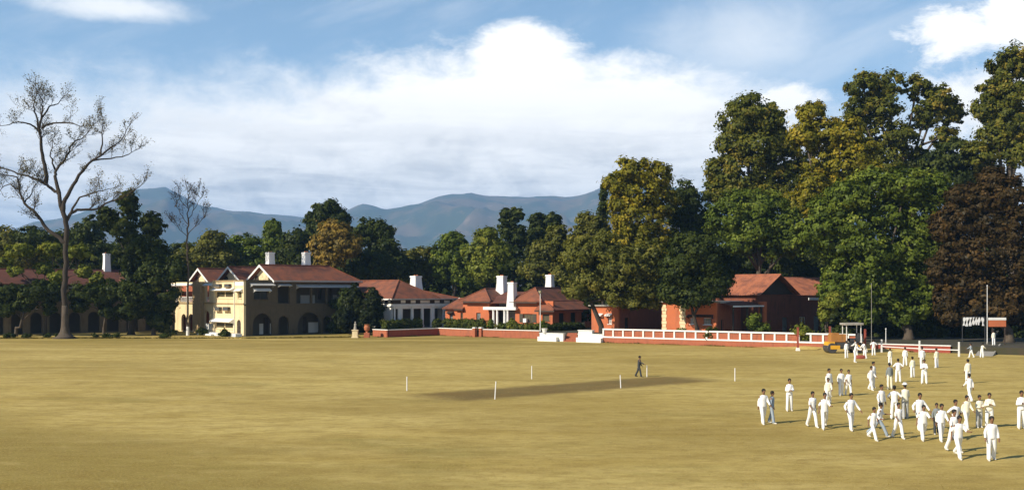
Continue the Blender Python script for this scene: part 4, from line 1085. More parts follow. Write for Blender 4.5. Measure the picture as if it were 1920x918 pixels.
def limbs(root, base, lobes, r0, seed, fork=0.35, mat='bark', via=None, extra=2):
    """tapered trunk with limbs reaching into every lobe"""
    rng = random.Random(seed); mb = MB(); base = Vector(base)
    cs = [Vector(c) for c, r in lobes]; cen = sum(cs, Vector()) / len(cs)
    zlow = min(c.z - r[2] for c, r in ((Vector(c), r) for c, r in lobes))
    top = Vector((cen.x, cen.y, base.z + (cen.z - base.z) * (0.55 + fork * 0.4)))
    p1 = base.lerp(top, 0.35) + Vector((rng.uniform(-.4, .4), rng.uniform(-.4, .4), 0)); p2 = base.lerp(top, 0.7) + Vector((rng.uniform(-.5, .5), rng.uniform(-.5, .5), 0))
    if via is not None: p1 = Vector(via); p2 = p1.lerp(top, 0.55)
    mb.tube([base - Vector((0, 0, 0.1)), base + Vector((0, 0, 0.35)), base + Vector((0, 0, 1.2)) * 1.0 + (p1 - base) * 0.05, p1, p2, top], [r0 * 1.75, r0 * 1.25, r0 * 1.05, r0 * 0.9, r0 * 0.72, r0 * 0.5], 10)
    for (c, r), cc in zip(lobes, cs):
        s = base.lerp(top, rng.uniform(0.55, 0.98)); s = p1.lerp(top, rng.uniform(0.25, 0.95))
        mid = s.lerp(cc, 0.5) + Vector((rng.uniform(-.6, .6), rng.uniform(-.6, .6), rng.uniform(0.1, 0.9)))
        mb.tube([s, mid, cc], [r0 * 0.42, r0 * 0.28, r0 * 0.12], 7)
        for k in range(extra):
            e = cc + Vector((rng.uniform(-1, 1) * r[0], rng.uniform(-1, 1) * r[1], rng.uniform(-.6, .9) * r[2])) * 0.8
            m2 = mid.lerp(cc, 0.5); mb.tube([m2, m2.lerp(e, 0.5) + Vector((0, 0, 0.3)), e], [r0 * 0.17, r0 * 0.11, r0 * 0.03], 5)
    return mb.build('trunk', M[mat], root, True)
def tree(name, label, group, base, d, lobes_px, mat, leaf=0.30, r0=0.35, seed=1, dens=1.0, zg=0.0, per=70, depth=0.95, bark='bark', core=0.35, clump=None, fork=0.35, cat='tree', trunk=True, spread=0.35, via=None):
    """base = pixel column of the trunk foot; lobes_px = (px, py, rx, ry[, depth shift in m]) at distance d"""
    rng = random.Random(seed); b = at(base, d, zg); root = empty(name, b); tag(root, label, cat, group)
    lobes = []
    for l in lobes_px:
        px, py, rx, ry = l[:4]; f_ = 0.90 if group == BELT else 1.0; rx *= f_; ry *= f_; py += 7 if group == BELT and d > 160 else 0; dy = l[4] if len(l) > 4 else rng.uniform(-1, 1) * spread * rx * d / F
        c = P(px, py, d + dy) - b; k = d / F
        lobes.append((c, (rx * k, max(rx, ry * 0.8) * k * depth, ry * k)))
    if trunk: limbs(root, (0, 0, 0), lobes, r0, seed, fork, bark, (P(via[0], via[1], d) - b) if via else None)
    crown('crown', root, mat, lobes, leaf * 0.80, seed, dens * 1.1, clump, per, core=core)
    return root

BELT = 'trees behind the houses'
GREAT = 'great trees over the right terrace'
def plant_trees():
    T = tree
    # --- left, around the shaded house
    T('broadleaf_tree', 'dark pointed tree right of the big bare tree, left of the cream house', BELT, 246, 153, [(240, 380, 17, 32), (236, 425, 34, 38), (285, 420, 24, 26), (200, 412, 18, 26), (255, 465, 44, 36), (262, 510, 36, 32), (292, 480, 30, 36)], 'leaf_dark', 0.32, 0.4, 11, 0.85, 0.14, core=0.5)
    T('broadleaf_tree', 'dark tree directly behind the trunk of the big bare tree', BELT, 160, 184, [(165, 425, 34, 32), (140, 455, 38, 34), (180, 470, 40, 36), (100, 450, 36, 30), (60, 440, 34, 26)], 'leaf_dark', 0.34, 0.4, 12, 1.0, 0.14)
    T('broadleaf_tree', 'dull green tree at the far left edge above the red roof', BELT, 20, 184, [(15, 445, 32, 28), (-20, 470, 40, 35), (50, 470, 40, 28), (0, 490, 40, 30)], 'leaf_olive', 0.34, 0.4, 13, 1.0, 0.14)
    T('broadleaf_tree', 'yellow-green leafy tree over the left red roof', BELT, 85, 151, [(38, 470, 28, 13), (98, 468, 32, 14), (146, 472, 24, 14), (84, 502, 18, 12), (108, 518, 20, 12), (30, 508, 18, 10), (160, 508, 18, 14), (8, 490, 20, 10), (185, 525, 18, 14)], 'leaf_light', 0.27, 0.22, 14, 0.55, 0.14, core=0.5)
    T('broadleaf_tree', 'dark spreading tree in front of the shaded house, left part', BELT, 30, 146.5, [(20, 550, 36, 18), (72, 545, 38, 20), (-20, 555, 40, 26), (100, 548, 26, 20), (45, 572, 26, 12), (8, 580, 18, 14), (92, 575, 14, 16)], 'leaf_dark', 0.26, 0.2, 15, 0.9, 0.14, core=0.5)
    T('broadleaf_tree', 'dark tree in front of the shaded house, just right of the bare trunk', BELT, 195, 147.5, [(160, 548, 34, 18), (215, 545, 36, 22), (250, 552, 34, 26), (190, 558, 30, 16), (150, 572, 16, 14), (235, 582, 26, 18), (200, 580, 12, 18)], 'leaf_dark', 0.26, 0.2, 16, 0.9, 0.14, core=0.5)
    T('broadleaf_tree', 'bushy green tree hiding the left end of the cream house', BELT, 288, 150, [(290, 515, 36, 36), (312, 555, 22, 34), (272, 565, 34, 36), (330, 505, 22, 26), (300, 600, 24, 22)], 'leaf_dark', 0.27, 0.25, 17, 1.0, 0.14)
    # --- belt behind the cream house
    T('broadleaf_tree', 'pale green round tree behind the left gable of the cream house', BELT, 398, 186, [(400, 448, 28, 24), (382, 475, 32, 26), (418, 480, 32, 28), (350, 480, 34, 28), (330, 500, 36, 28)], 'leaf_olive', 0.36, 0.35, 21, 1.0, 0.14)
    T('broadleaf_tree', 'mid green tree behind the middle gable of the cream house', BELT, 455, 190, [(455, 455, 34, 24), (440, 480, 38, 28), (478, 480, 34, 28)], 'leaf_green', 0.36, 0.35, 22, 1.0, 0.14)
    T('broadleaf_tree', 'slim pointed tree behind the first chimney of the cream house', BELT, 511, 192, [(511, 422, 17, 20), (508, 450, 27, 26), (525, 480, 34, 26), (496, 485, 28, 28)], 'leaf_green', 0.36, 0.33, 23, 1.0, 0.14)
    T('broadleaf_tree', 'low dark green tree between the two chimneys of the cream house', BELT, 555, 188, [(555, 445, 28, 24), (545, 475, 34, 30), (570, 490, 32, 26)], 'leaf_dark', 0.36, 0.33, 24, 1.0, 0.14)
    T('broadleaf_tree', 'tall dark tree standing above the golden-brown tree', BELT, 612, 200, [(612, 388, 26, 22), (590, 405, 20, 18), (635, 405, 24, 22), (605, 425, 34, 24), (585, 440, 24, 22), (650, 440, 24, 24)], 'leaf_dark', 0.40, 0.45, 25, 0.9, 0.14)
    T('broadleaf_tree', 'round golden-brown tree behind the right end of the cream house', BELT, 630, 178, [(625, 432, 36, 24), (605, 455, 26, 24), (648, 450, 30, 28), (620, 475, 34, 24)], 'leaf_gold', 0.33, 0.35, 26, 1.05, 0.14)
    T('broadleaf_tree', 'broad dark tree to the right of the golden-brown tree', BELT, 700, 186, [(690, 425, 28, 24), (715, 430, 24, 22), (680, 460, 36, 32), (722, 465, 32, 32), (700, 490, 46, 28), (745, 490, 28, 24), (660, 490, 30, 24)], 'leaf_dark', 0.36, 0.45, 27, 1.05, 0.14)
    # --- belt behind the white and orange houses
    T('broadleaf_tree', 'low olive tree in the dip of the skyline above the white chimney', BELT, 790, 196, [(765, 480, 24, 18), (795, 475, 30, 20), (780, 500, 40, 24), (825, 490, 30, 24)], 'leaf_olive', 0.36, 0.3, 31, 1.0, TZ)
    T('broadleaf_tree', 'dark green tree above the saddle between the white and orange houses', BELT, 850, 190, [(850, 448, 26, 20), (835, 470, 30, 26), (872, 470, 32, 28), (850, 500, 42, 30), (880, 510, 36, 28)], 'leaf_green', 0.36, 0.35, 32, 1.0, TZ)
    T('broadleaf_tree', 'bright green tree left of the tall airy tree behind the orange house', BELT, 915, 184, [(915, 440, 26, 22), (900, 465, 32, 28), (930, 465, 30, 28), (915, 495, 40, 30)], 'leaf_light', 0.36, 0.35, 33, 0.95, TZ)
    T('broadleaf_tree', 'tall airy dark tree with two tops against the hills', BELT, 960, 194, [(948, 400, 12, 18), (968, 398, 14, 18), (952, 425, 18, 22), (972, 430, 16, 22), (960, 460, 24, 24), (958, 490, 30, 26)], 'leaf_dark', 0.36, 0.35, 34, 0.75, TZ, core=0.5)
    T('broadleaf_tree', 'dense blackish tree with a flat double top against the hills', BELT, 1020, 200, [(1008, 408, 17, 16), (1035, 406, 18, 16), (1015, 430, 26, 20), (998, 450, 22, 20), (1040, 440, 26, 24), (1012, 470, 30, 26)], 'leaf_dark', 0.38, 0.4, 35, 1.2, TZ)
    T('broadleaf_tree', 'dull olive tree behind the right chimney of the orange house', BELT, 1020, 176, [(1055, 440, 34, 28), (1020, 465, 32, 26), (1070, 470, 36, 30), (1005, 495, 34, 26), (1045, 505, 36, 28)], 'leaf_olive', 0.33, 0.35, 36, 0.95, TZ)
    T('broadleaf_tree', 'loose grey-green tree below the dark conifer spire', BELT, 1105, 168, [(1100, 408, 20, 20), (1118, 420, 22, 22), (1095, 435, 28, 26), (1125, 450, 28, 30)], 'leaf_olive', 0.32, 0.3, 37, 0.75, TZ, core=0.5)
    # leaning olive tree in front, beside the steps
    T('broadleaf_tree', 'olive tree on a dark leaning trunk beside the white steps', 'trees on the terrace', 1128, 132.2, [(1088, 480, 38, 34), (1130, 470, 40, 36), (1108, 525, 44, 32), (1165, 500, 42, 36), (1200, 515, 36, 36), (1160, 545, 44, 26), (1215, 480, 28, 34), (1078, 545, 22, 14), (1215, 550, 26, 20), (1190, 565, 28, 12), (1230, 560, 20, 18)], 'leaf_olive', 0.26, 0.34, 38, 1.0, TZ2, bark='bark_dark', via=(1108, 565))
    T('broadleaf_tree', 'tall yellow-green tree lit by the sun above the leaning trunk', GREAT, 1205, 152, [(1192, 322, 36, 28), (1160, 345, 26, 24), (1232, 330, 26, 26), (1200, 365, 40, 34), (1165, 385, 22, 28), (1240, 375, 26, 36), (1195, 415, 42, 36), (1225, 450, 36, 38), (1180, 460, 38, 36), (1200, 500, 36, 30)], 'leaf_yellow', 0.30, 0.55, 39, 1.0, TZ2)
    T('broadleaf_tree', 'dim grey-green tree right of the tall yellow tree', GREAT, 1290, 160, [(1285, 365, 24, 26), (1275, 395, 30, 34), (1305, 400, 26, 36), (1290, 440, 36, 38), (1325, 430, 26, 30), (1265, 470, 30, 34)], 'leaf_dark', 0.32, 0.45, 40, 0.9, TZ2)
    T('broadleaf_tree', 'dark green tree with a thin trunk in front of the flat-roofed outbuilding', 'trees on the terrace', 1307, 126, [(1295, 470, 42, 36), (1330, 480, 36, 38), (1270, 505, 34, 36), (1310, 525, 42, 34), (1345, 525, 30, 30), (1262, 548, 26, 20), (1300, 555, 40, 18)], 'leaf_dark', 0.24, 0.26, 41, 1.15, TZ2, bark='bark_dark')
    # --- the great trees at right
    T('great_tree', 'great dark tree at the left of the tall right-hand group', GREAT, 1420, 162, [(1405, 205, 38, 28), (1380, 230, 32, 30), (1440, 225, 32, 30), (1375, 270, 32, 32), (1425, 275, 44, 36), (1465, 265, 28, 32), (1350, 320, 28, 26), (1395, 325, 42, 36), (1445, 330, 40, 36), (1370, 365, 36, 28), (1340, 355, 22, 22), (1490, 310, 26, 32), (1480, 360, 36, 32), (1430, 370, 40, 26)], 'leaf_amber', 0.34, 0.8, 51, 1.0, TZ2)
    T('great_tree', 'yellowing tree in the middle of the tall right-hand group', GREAT, 1560, 150, [(1520, 215, 24, 24), (1510, 255, 26, 30), (1550, 250, 32, 32), (1590, 250, 34, 34), (1540, 300, 34, 34), (1585, 305, 36, 34), (1570, 350, 34, 30), (1525, 350, 28, 30), (1500, 385, 30, 26), (1545, 385, 30, 24), (1625, 330, 30, 30), (1610, 290, 30, 36)], 'leaf_yellow', 0.31, 0.6, 52, 0.95, TZ2)
    T('great_tree', 'tallest tree of the group with two airy heads and sky showing through', GREAT, 1690, 168, [(1618, 165, 32, 28), (1660, 160, 34, 26), (1610, 205, 28, 28), (1655, 205, 38, 32), (1720, 165, 26, 24), (1760, 185, 34, 30), (1785, 215, 22, 24), (1735, 215, 28, 26), (1640, 255, 44, 36), (1690, 260, 34, 30), (1775, 255, 24, 24), (1660, 300, 44, 32), (1720, 300, 26, 26)], 'leaf_amber', 0.34, 0.8, 53, 0.72, TZ2, core=0.5, fork=0.9)
    T('great_tree', 'tall tree cut off by the right edge of the picture', GREAT, 1900, 156, [(1890, 125, 36, 28), (1915, 115, 36, 30), (1862, 165, 24, 26), (1900, 175, 36, 32), (1850, 205, 24, 26), (1890, 220, 34, 32), (1920, 230, 36, 36), (1865, 255, 32, 30), (1910, 280, 40, 34), (1840, 290, 34, 28)], 'leaf_amber', 0.33, 0.8, 54, 0.85, TZ2, core=0.45)
    T('great_tree', 'dark green crown filling the gap left of the tree at the right edge', GREAT, 1800, 162, [(1790, 290, 34, 30), (1760, 310, 34, 28), (1820, 315, 38, 30), (1780, 345, 44, 32), (1850, 340, 40, 30)], 'leaf_dark', 0.34, 0.6, 55, 1.0, TZ2)
    T('broadleaf_tree', 'green tree rising above the rusty roof', GREAT, 1430, 146, [(1385, 385, 38, 30), (1430, 385, 40, 30), (1360, 415, 34, 32), (1410, 425, 42, 32), (1460, 420, 40, 32), (1440, 460, 42, 24), (1490, 450, 36, 30), (1390, 455, 32, 26)], 'leaf_green', 0.29, 0.5, 56, 1.1, TZ2)
    T('broadleaf_tree', 'very broad bright green tree overhanging the right end of the rusty roof', GREAT, 1704, 124, [(1590, 370, 40, 30), (1640, 350, 44, 32), (1700, 345, 46, 30), (1750, 360, 38, 34), (1550, 400, 36, 32), (1605, 415, 50, 36), (1665, 400, 50, 38), (1725, 410, 48, 38), (1570, 455, 42, 34), (1630, 470, 52, 38), (1695, 465, 52, 40), (1750, 460, 36, 38), (1590, 510, 40, 30), (1645, 525, 46, 34), (1705, 525, 44, 34), (1560, 545, 24, 26), (1600, 555, 34, 24), (1660, 565, 34, 22), (1720, 570, 34, 26), (1690, 590, 30, 18), (1620, 590, 28, 16), (1750, 540, 34, 34), (1535, 430, 28, 26), (1510, 440, 26, 22)], 'leaf_green', 0.27, 0.48, 57, 1.15, TZ2)
    T('broadleaf_tree', 'rust-brown leafed tree at the right edge below the tall trees', GREAT, 1892, 118, [(1840, 370, 40, 30), (1890, 365, 42, 34), (1800, 410, 36, 34), (1850, 420, 48, 38), (1905, 425, 44, 40), (1790, 465, 30, 36), (1835, 480, 46, 40), (1890, 490, 48, 42), (1800, 525, 34, 34), (1850, 540, 46, 34), (1905, 550, 40, 36), (1775, 560, 24, 26), (1820, 575, 34, 22), (1870, 580, 36, 22), (1915, 590, 24, 24), (1785, 590, 26, 18), (1768, 425, 22, 26), (1862, 335, 26, 18), (1762, 510, 22, 28), (1800, 365, 22, 18)], 'leaf_rust', 0.26, 0.44, 58, 1.15, TZ2)
    T('broadleaf_tree', 'dark tree behind the ridge of the rusty roof', GREAT, 1500, 160, [(1480, 490, 44, 24), (1530, 480, 44, 34), (1400, 490, 40, 24), (1560, 510, 40, 28), (1350, 490, 34, 30), (1610, 500, 46, 40)], 'leaf_dark', 0.32, 0.4, 59, 1.0, TZ2)
    T('young_tree', 'slender young tree with pale trunk at the right end of the rusty roof', 'trees on the terrace', 1550, 117, [(1552, 575, 15, 14), (1565, 560, 15, 14), (1545, 592, 10, 8)], 'leaf_light', 0.19, 0.10, 60, 1.0, TZ2)
plant_trees()

# conifer spire
def conifer(label, px, py_top, d, h, r, seed, zg):
    b = at(px, d, zg); root = empty('conifer', b); tag(root, label, 'tree', BELT)
    zt = CH - (py_top - HY) / F * d - zg
    MB().tube([(0, 0, -0.1), (0, 0, zt)], [0.35, 0.04], 8).build('trunk', M['bark_dark'], root)
    lo = []
    rng = random.Random(seed); n = 26
    for k in range(n):
        t = k / (n - 1); z = zt - 0.4 - t * (h - 0.6); rr = 0.25 + r * t
        for j in range(5):
            a = rng.uniform(0, 6.28); lo.append(((rr * 0.55 * math.cos(a), rr * 0.55 * math.sin(a), z), (rr * 0.55, rr * 0.55, 0.35)))
    crown('crown', root, 'leaf_dark', lo, 0.22, seed, 0.5, 0.35, 22)
conifer('dark conifer spire left of the tall yellow tree', 1131, 345, 170, 17, 2.6, 71, TZ)

# a far wood that reads as one dark mass behind the belt
def wood(name, label, rows, mat, seed, leaf, dens=0.75, per=30):
    rng = random.Random(seed); lo = []
    for (x0, x1, step, pt, pb, d) in rows:
        px = x0
        while px < x1:
            rx = step * rng.uniform(0.75, 1.15); y = rng.uniform(pt, pt + 18)
            while y < pb:
                lo.append((P(px + rng.uniform(-8, 8), y, d + rng.uniform(-4, 4)), (rx * d / F, rx * d / F, rx * 0.8 * d / F))); y += rx * 0.95
            px += step
    o = crown(name, None, mat, lo, leaf, seed, dens, None, per); o['kind'] = 'stuff'; o['label'] = label
    return o
wood('far_wood', 'dark mass of far trees behind the houses', [(-60, 380, 34, 470, 640, 214), (340, 1150, 34, 500, 640, 212), (1100, 1960, 36, 470, 650, 205)], 'leaf_dark', 81, 0.5)
wood('undergrowth', 'dark undergrowth and low boughs under the trees at right', [(1560, 1980, 28, 545, 640, 134), (1330, 1600, 30, 560, 600, 155)], 'leaf_dark', 82, 0.30, 0.7, 34)
wood('shade_shrubs', 'dark shrubs between the houses', [(640, 720, 22, 560, 628, 158), (1060, 1110, 22, 560, 600, 160), (1160, 1245, 22, 540, 590, 150)], 'leaf_dark', 83, 0.24, 0.8, 34)

# ------------------------------------------------------------------ bare trees
def twig(mb, tips, p, d, length, r, depth, rng, up=0.25):
    n = 3; pts = [p]; q = p.copy(); dd = d.copy()
    for i in range(n):
        dd = (dd + Vector((rng.uniform(-.32, .32), rng.uniform(-.32, .32), rng.uniform(-.2, .2 + up)))).normalized()
        q = q + dd * (length / n); pts.append(q.copy())
    mb.tube(pts, [r, r * 0.8, r * 0.6, r * 0.4], 4 if r < 0.06 else 6, cap=False)
    tips.append((pts[-1], dd)); tips.append((pts[2], dd))
    if depth > 0:
        for i in range(1, n + 1):
            for s in range(2 if depth > 1 or i > 1 else 1):
                nd = (dd + Vector((rng.uniform(-1, 1), rng.uniform(-1, 1), rng.uniform(-.5, .8)))).normalized()
                twig(mb, tips, pts[i], nd, length * rng.uniform(0.5, 0.75), r * 0.55, depth - 1, rng, up)
def bare_tree(name, label, base_px, base_py, d, paths, r0, seed, leaf_n, zg, mat='bark', twig_len=3.2, start=0.35, leaf_mat_='leaf_sparse', wide=3.5, step=1.5, tdepth=2, leaf=0.13):
    rng = random.Random(seed); b = at(base_px, d, zg); root = empty(name, b); tag(root, label, 'tree', 'bare trees')
    tr = MB(); tw = MB(); tips = []; placed = {}
    for pts, ra, rb in paths:
        P3 = []; off = 0.0; n = len(pts); dirn = rng.choice((-1, 1)) * rng.uniform(0.3, 1.0) * wide
        for i, (x, y) in enumerate(pts):
            key = (x, y)
            if key in placed: off = placed[key]
            else: off = off + (dirn / n if ra < r0 * 0.9 else 0.0) + rng.uniform(-.15, .15); placed[key] = off
            P3.append(P(x, y, d + off) - b)
        fine = []
        for i in range(n - 1):
            for k in range(3):
                t = k / 3; fine.append(P3[i].lerp(P3[i + 1], t) + Vector((rng.uniform(-.16, .16), rng.uniform(-.16, .16), rng.uniform(-.1, .1))) * (0 if k == 0 else 1))
        fine.append(P3[-1]); m = len(fine)
        rad = [ra + (rb - ra) * (i / (m - 1)) ** 0.8 for i in range(m)]
        tr.tube(fine, rad, 9, cap=False)
        if ra >= r0 * 0.9: continue
        acc = 0.0
        for i in range(1, m):
            acc += (fine[i] - fine[i - 1]).length
            if i / m > start and acc > step:
                acc = 0.0; dv = (fine[i] - fine[i - 1]).normalized()
                for s in range(rng.choice((1, 2))):
                    nd = (dv * 0.6 + Vector((rng.uniform(-1, 1), rng.uniform(-1, 1), rng.uniform(-.4, .9)))).normalized()
                    twig(tw, tips, fine[i], nd, twig_len * rng.uniform(0.6, 1.1), max(0.035, rad[i] * 0.35), tdepth, rng)
        twig(tw, tips, fine[-1], (fine[-1] - fine[-2]).normalized(), twig_len, max(0.04, rb), tdepth, rng)
    tr.build('trunk', M[mat], root, True); o = tw.build('twigs', M['bark_dark'], root); o['kind'] = 'stuff'
    r2 = np.random.default_rng(seed); k = r2.choice(len(tips), leaf_n)
    c = np.array([tips[i][0] for i in k]) + r2.normal(0, 0.17, (leaf_n, 3))
    link('crown', leaf_mesh('crown', c, r2.normal(size=(leaf_n, 3)) + np.array([0, 0, .5]), np.full(leaf_n, leaf), r2.random(leaf_n), M[leaf_mat_], seed), root)
    return root
big = [([(122, 634), (121, 600), (121, 560), (122, 510), (124, 455), (123, 415), (118, 397)], 0.42, 0.32),
       ([(118, 397), (111, 362), (103, 359), (86, 343), (69, 336), (42, 328), (19, 319), (-8, 312)], 0.31, 0.07),
       ([(111, 362), (103, 330), (105, 320), (126, 290), (135, 271), (160, 254)], 0.28, 0.06),
       ([(86, 343), (84, 309), (78, 282), (74, 248), (78, 221), (80, 202), (77, 184)], 0.32, 0.07),
       ([(74, 248), (57, 233), (34, 229), (11, 235)], 0.16, 0.05), ([(78, 240), (99, 231), (130, 230), (152, 237)], 0.17, 0.05),
       ([(73, 244), (67, 214), (63, 200), (65, 188)], 0.16, 0.05), ([(78, 221), (92, 200), (104, 196), (112, 190)], 0.14, 0.05), ([(105, 320), (98, 306), (95, 285), (98, 268)], 0.16, 0.05),
       ([(118, 397), (122, 374), (137, 347), (156, 320), (173, 301), (198, 284), (217, 271), (234, 252)], 0.34, 0.06),
       ([(173, 301), (198, 298), (229, 294), (246, 286)], 0.14, 0.05), ([(189, 290), (192, 260), (194, 229)], 0.14, 0.05),
       ([(123, 415), (130, 404), (145, 393), (171, 393), (183, 391), (206, 378), (228, 372), (258, 352)], 0.28, 0.06),
       ([(133, 401), (149, 370), (175, 361), (204, 354)], 0.18, 0.05),
       ([(124, 455), (112, 445), (90, 431), (69, 402), (46, 381), (36, 355), (32, 332), (8, 328)], 0.34, 0.07), ([(46, 381), (60, 362), (68, 345)], 0.12, 0.05), ([(36, 355), (20, 345), (4, 352)], 0.12, 0.05)]
bare_tree('bare_tree', 'huge almost leafless tree with forking limbs at the left', 122, 634, 142.5, big, 0.42, 91, 9000, 0.14, 'bark_dark', 1.9, 0.32, step=1.4, leaf=0.095)
mb = MB(); mb.loft([((0, 0, -0.1), 1.8, 1.4), ((0, 0, 0.25), 1.05, 0.9), ((0, 0, 0.8), 0.68, 0.63), ((-0.01, 0, 1.6), 0.51, 0.49), ((-0.03, 0, 3.0), 0.44, 0.43), ((-0.04, 0, 4.5), 0.39, 0.39)], 14)
bt = [o for o in bpy.data.objects if o.name == 'bare_tree'][0]
mb.build('root_flare', M['bark'], bt, True)
slim = [([(352, 630), (352, 590), (352, 540), (351, 480), (352, 440), (353, 410)], 0.17, 0.11), ([(353, 410), (352, 385), (354, 370), (352, 360)], 0.09, 0.03),
        ([(352, 420), (338, 400), (330, 380)], 0.06, 0.03), ([(353, 410), (366, 390), (376, 372)], 0.06, 0.03), ([(352, 440), (372, 420), (384, 405)], 0.06, 0.03), ([(352, 445), (336, 430), (326, 418)], 0.06, 0.03), ([(352, 390), (340, 378), (336, 366)], 0.05, 0.03), ([(353, 380), (364, 372), (370, 362)], 0.05, 0.03)]
sb = bare_tree('slim_bare_tree', 'slim bare tree with whitewashed foot in front of the cream house arches', 352, 630, 149.5, slim, 0.17, 93, 700, 0.14, 'bark', 1.25, 0.1, 'leaf_rust', 1.2, 0.8, 2, 0.11)
MB().loft([((0, 0, 0), 0.24, 0.24), ((0, 0, 1.3), 0.2, 0.2)], 10).build('whitewashed_foot', M['whitewash'], sb)

# ------------------------------------------------------------------ hedges and shrubs
def hedge(label, p0, p1, h, wdt, zg, mat, seed, leaf=0.13, group='garden hedges', name='hedge', cat='hedge'):
    d = p1 - p0; L = d.length; root = empty(name, (p0.x, p0.y, zg), math.atan2(d.y, d.x)); tag(root, label, cat, group)
    rng = random.Random(seed); lo = []; n = max(2, int(L / 0.7))
    for i in range(n):
        for z in (0.3, 0.7):
            lo.append(((L * (i + 0.5) / n, wdt / 2 + rng.uniform(-.08, .08), h * z + rng.uniform(-.06, .06)), (L / n * 0.62, wdt * 0.55, h * 0.36)))
    crown('foliage', root, mat, lo, leaf, seed, 1.0, 0.26, 34)
    st = MB()
    for i in range(n): st.tube([(L * (i + 0.5) / n, wdt / 2, -0.02), (L * (i + 0.5) / n, wdt / 2, h * 0.6)], [0.04, 0.02], 5)
    o = st.build('stems', M['bark_dark'], root); o['kind'] = 'stuff'
    return root
off = Vector((0, 0.7, 0))
hedge('dark clipped hedge in front of the white columned verandah', at(722, 148.6), at(793, 155.5), 1.3, 1.0, TZ, 'leaf_hedge', 101)
hedge('small square hedge at the right end of the white verandah', at(812, 154.6), at(826, 154.6), 1.25, 1.0, TZ, 'leaf_dark', 102)
hedge('long green hedge in front of the left part of the orange house', at(829, 154.2), at(906, 149.6), 1.35, 1.0, TZ, 'leaf_hedge', 103)
hedge('shaggy flowering bed in front of the orange house porch', at(930, 146.5), at(1008, 143.2), 0.95, 1.3, TZ, 'leaf_hedge', 104)
hedge('dark low hedge along the shaded side of the orange house', at(1030, 142.2), at(1096, 147.5), 1.0, 1.0, TZ, 'leaf_dark', 105)
def shrub(label, px, d, h, w, zg, mat, seed, leaf=0.14, group='shrubs', name='shrub', per=36):
    b = at(px, d, zg); root = empty(name, b); tag(root, label, 'shrub', group); rng = random.Random(seed)
    lo = [((rng.uniform(-.3, .3) * w, rng.uniform(-.3, .3) * w, h * (0.35 + 0.12 * k)), (w * 0.42 * (1 - 0.1 * k), w * 0.42 * (1 - 0.1 * k), h * 0.26)) for k in range(5)]
    crown('foliage', root, mat, lo, leaf, seed, 0.9, min(0.4, max(0.12, w * 0.2)), per)
    st = MB()
    for k in range(4): st.tube([(0, 0, -0.03), (rng.uniform(-.3, .3) * w, rng.uniform(-.3, .3) * w, h * 0.7)], [0.04, 0.012], 5)
    st.build('stem', M['bark_dark'], root)
    return root
shrub('feathery green shrub behind the balustrade below the rusty roof', 1417, 123, 3.0, 2.3, TZ2, 'leaf_green', 111)
shrub('yellow-green bush behind the balustrade right of the gable', 1506, 118.5, 1.9, 2.6, TZ2, 'leaf_light', 112)
shrub('little bush below the quoined corner of the outbuilding', 1278, 126.8, 1.2, 1.4, TZ2, 'leaf_green', 113)
shrub('dark bush at the right end of the flat-roofed outbuilding', 1335, 124.5, 1.5, 1.6, TZ2, 'leaf_dark', 114)
shrub('flowering bush left of the lamp post', 958, 146, 1.5, 1.3, TZ, 'leaf_light', 115)
shrub('round dark bush at the foot of the lamp post', 1018, 143.4, 1.4, 1.9, TZ, 'leaf_green', 116)
shrub('green shrub at the porch step of the orange house', 921, 148, 1.3, 1.0, TZ, 'leaf_green', 117)
shrub('low bush against the lower window of the cream house', 421, 146.0, 0.9, 1.6, 0.14, 'leaf_dark', 118)
shrub('small bush by the stone pier of the cream house', 377, 150.5, 1.0, 1.5, 0.14, 'leaf_dark', 119)
shrub('tiny shrub at the left corner of the cream house', 318, 150, 0.9, 1.6, 0.14, 'leaf_olive', 120)
shrub('tall dark shrub hiding the far end of the cream house shaded side', 656, 152, 7.0, 3.6, 0.14, 'leaf_shaded', 121, 0.22, per=60)
shrub('dark shrub left of the garden wall by the cream house', 694, 150.5, 6.6, 4.0, 0.14, 'leaf_shaded', 122, 0.2, per=60)
for i, (px, w_) in enumerate(((13, .9), (25, .7), (48, 1.0), (88, .9), (108, .6), (178, .8), (197, .9), (215, 1.3), (310, 1.6))):
    lab = ['leftmost dark tuft on the lawn edge', 'second dark tuft from the left on the lawn edge', 'third dark tuft from the left on the lawn edge', 'dark tuft left of the bare trunk, the wider of two', 'narrow dark tuft just left of the bare trunk',
           'first dark tuft right of the bare trunk on the lawn edge', 'second dark tuft right of the bare trunk on the lawn edge', 'broad dark tuft, third right of the bare trunk', 'broad dark tuft on the lawn edge left of the cream house'][i]
    shrub(lab, px, 142.9, 0.55, w_, 0.10, 'leaf_dark', 130 + i, 0.09, 'dark tufts along the lawn edge', 'grass_tuft')

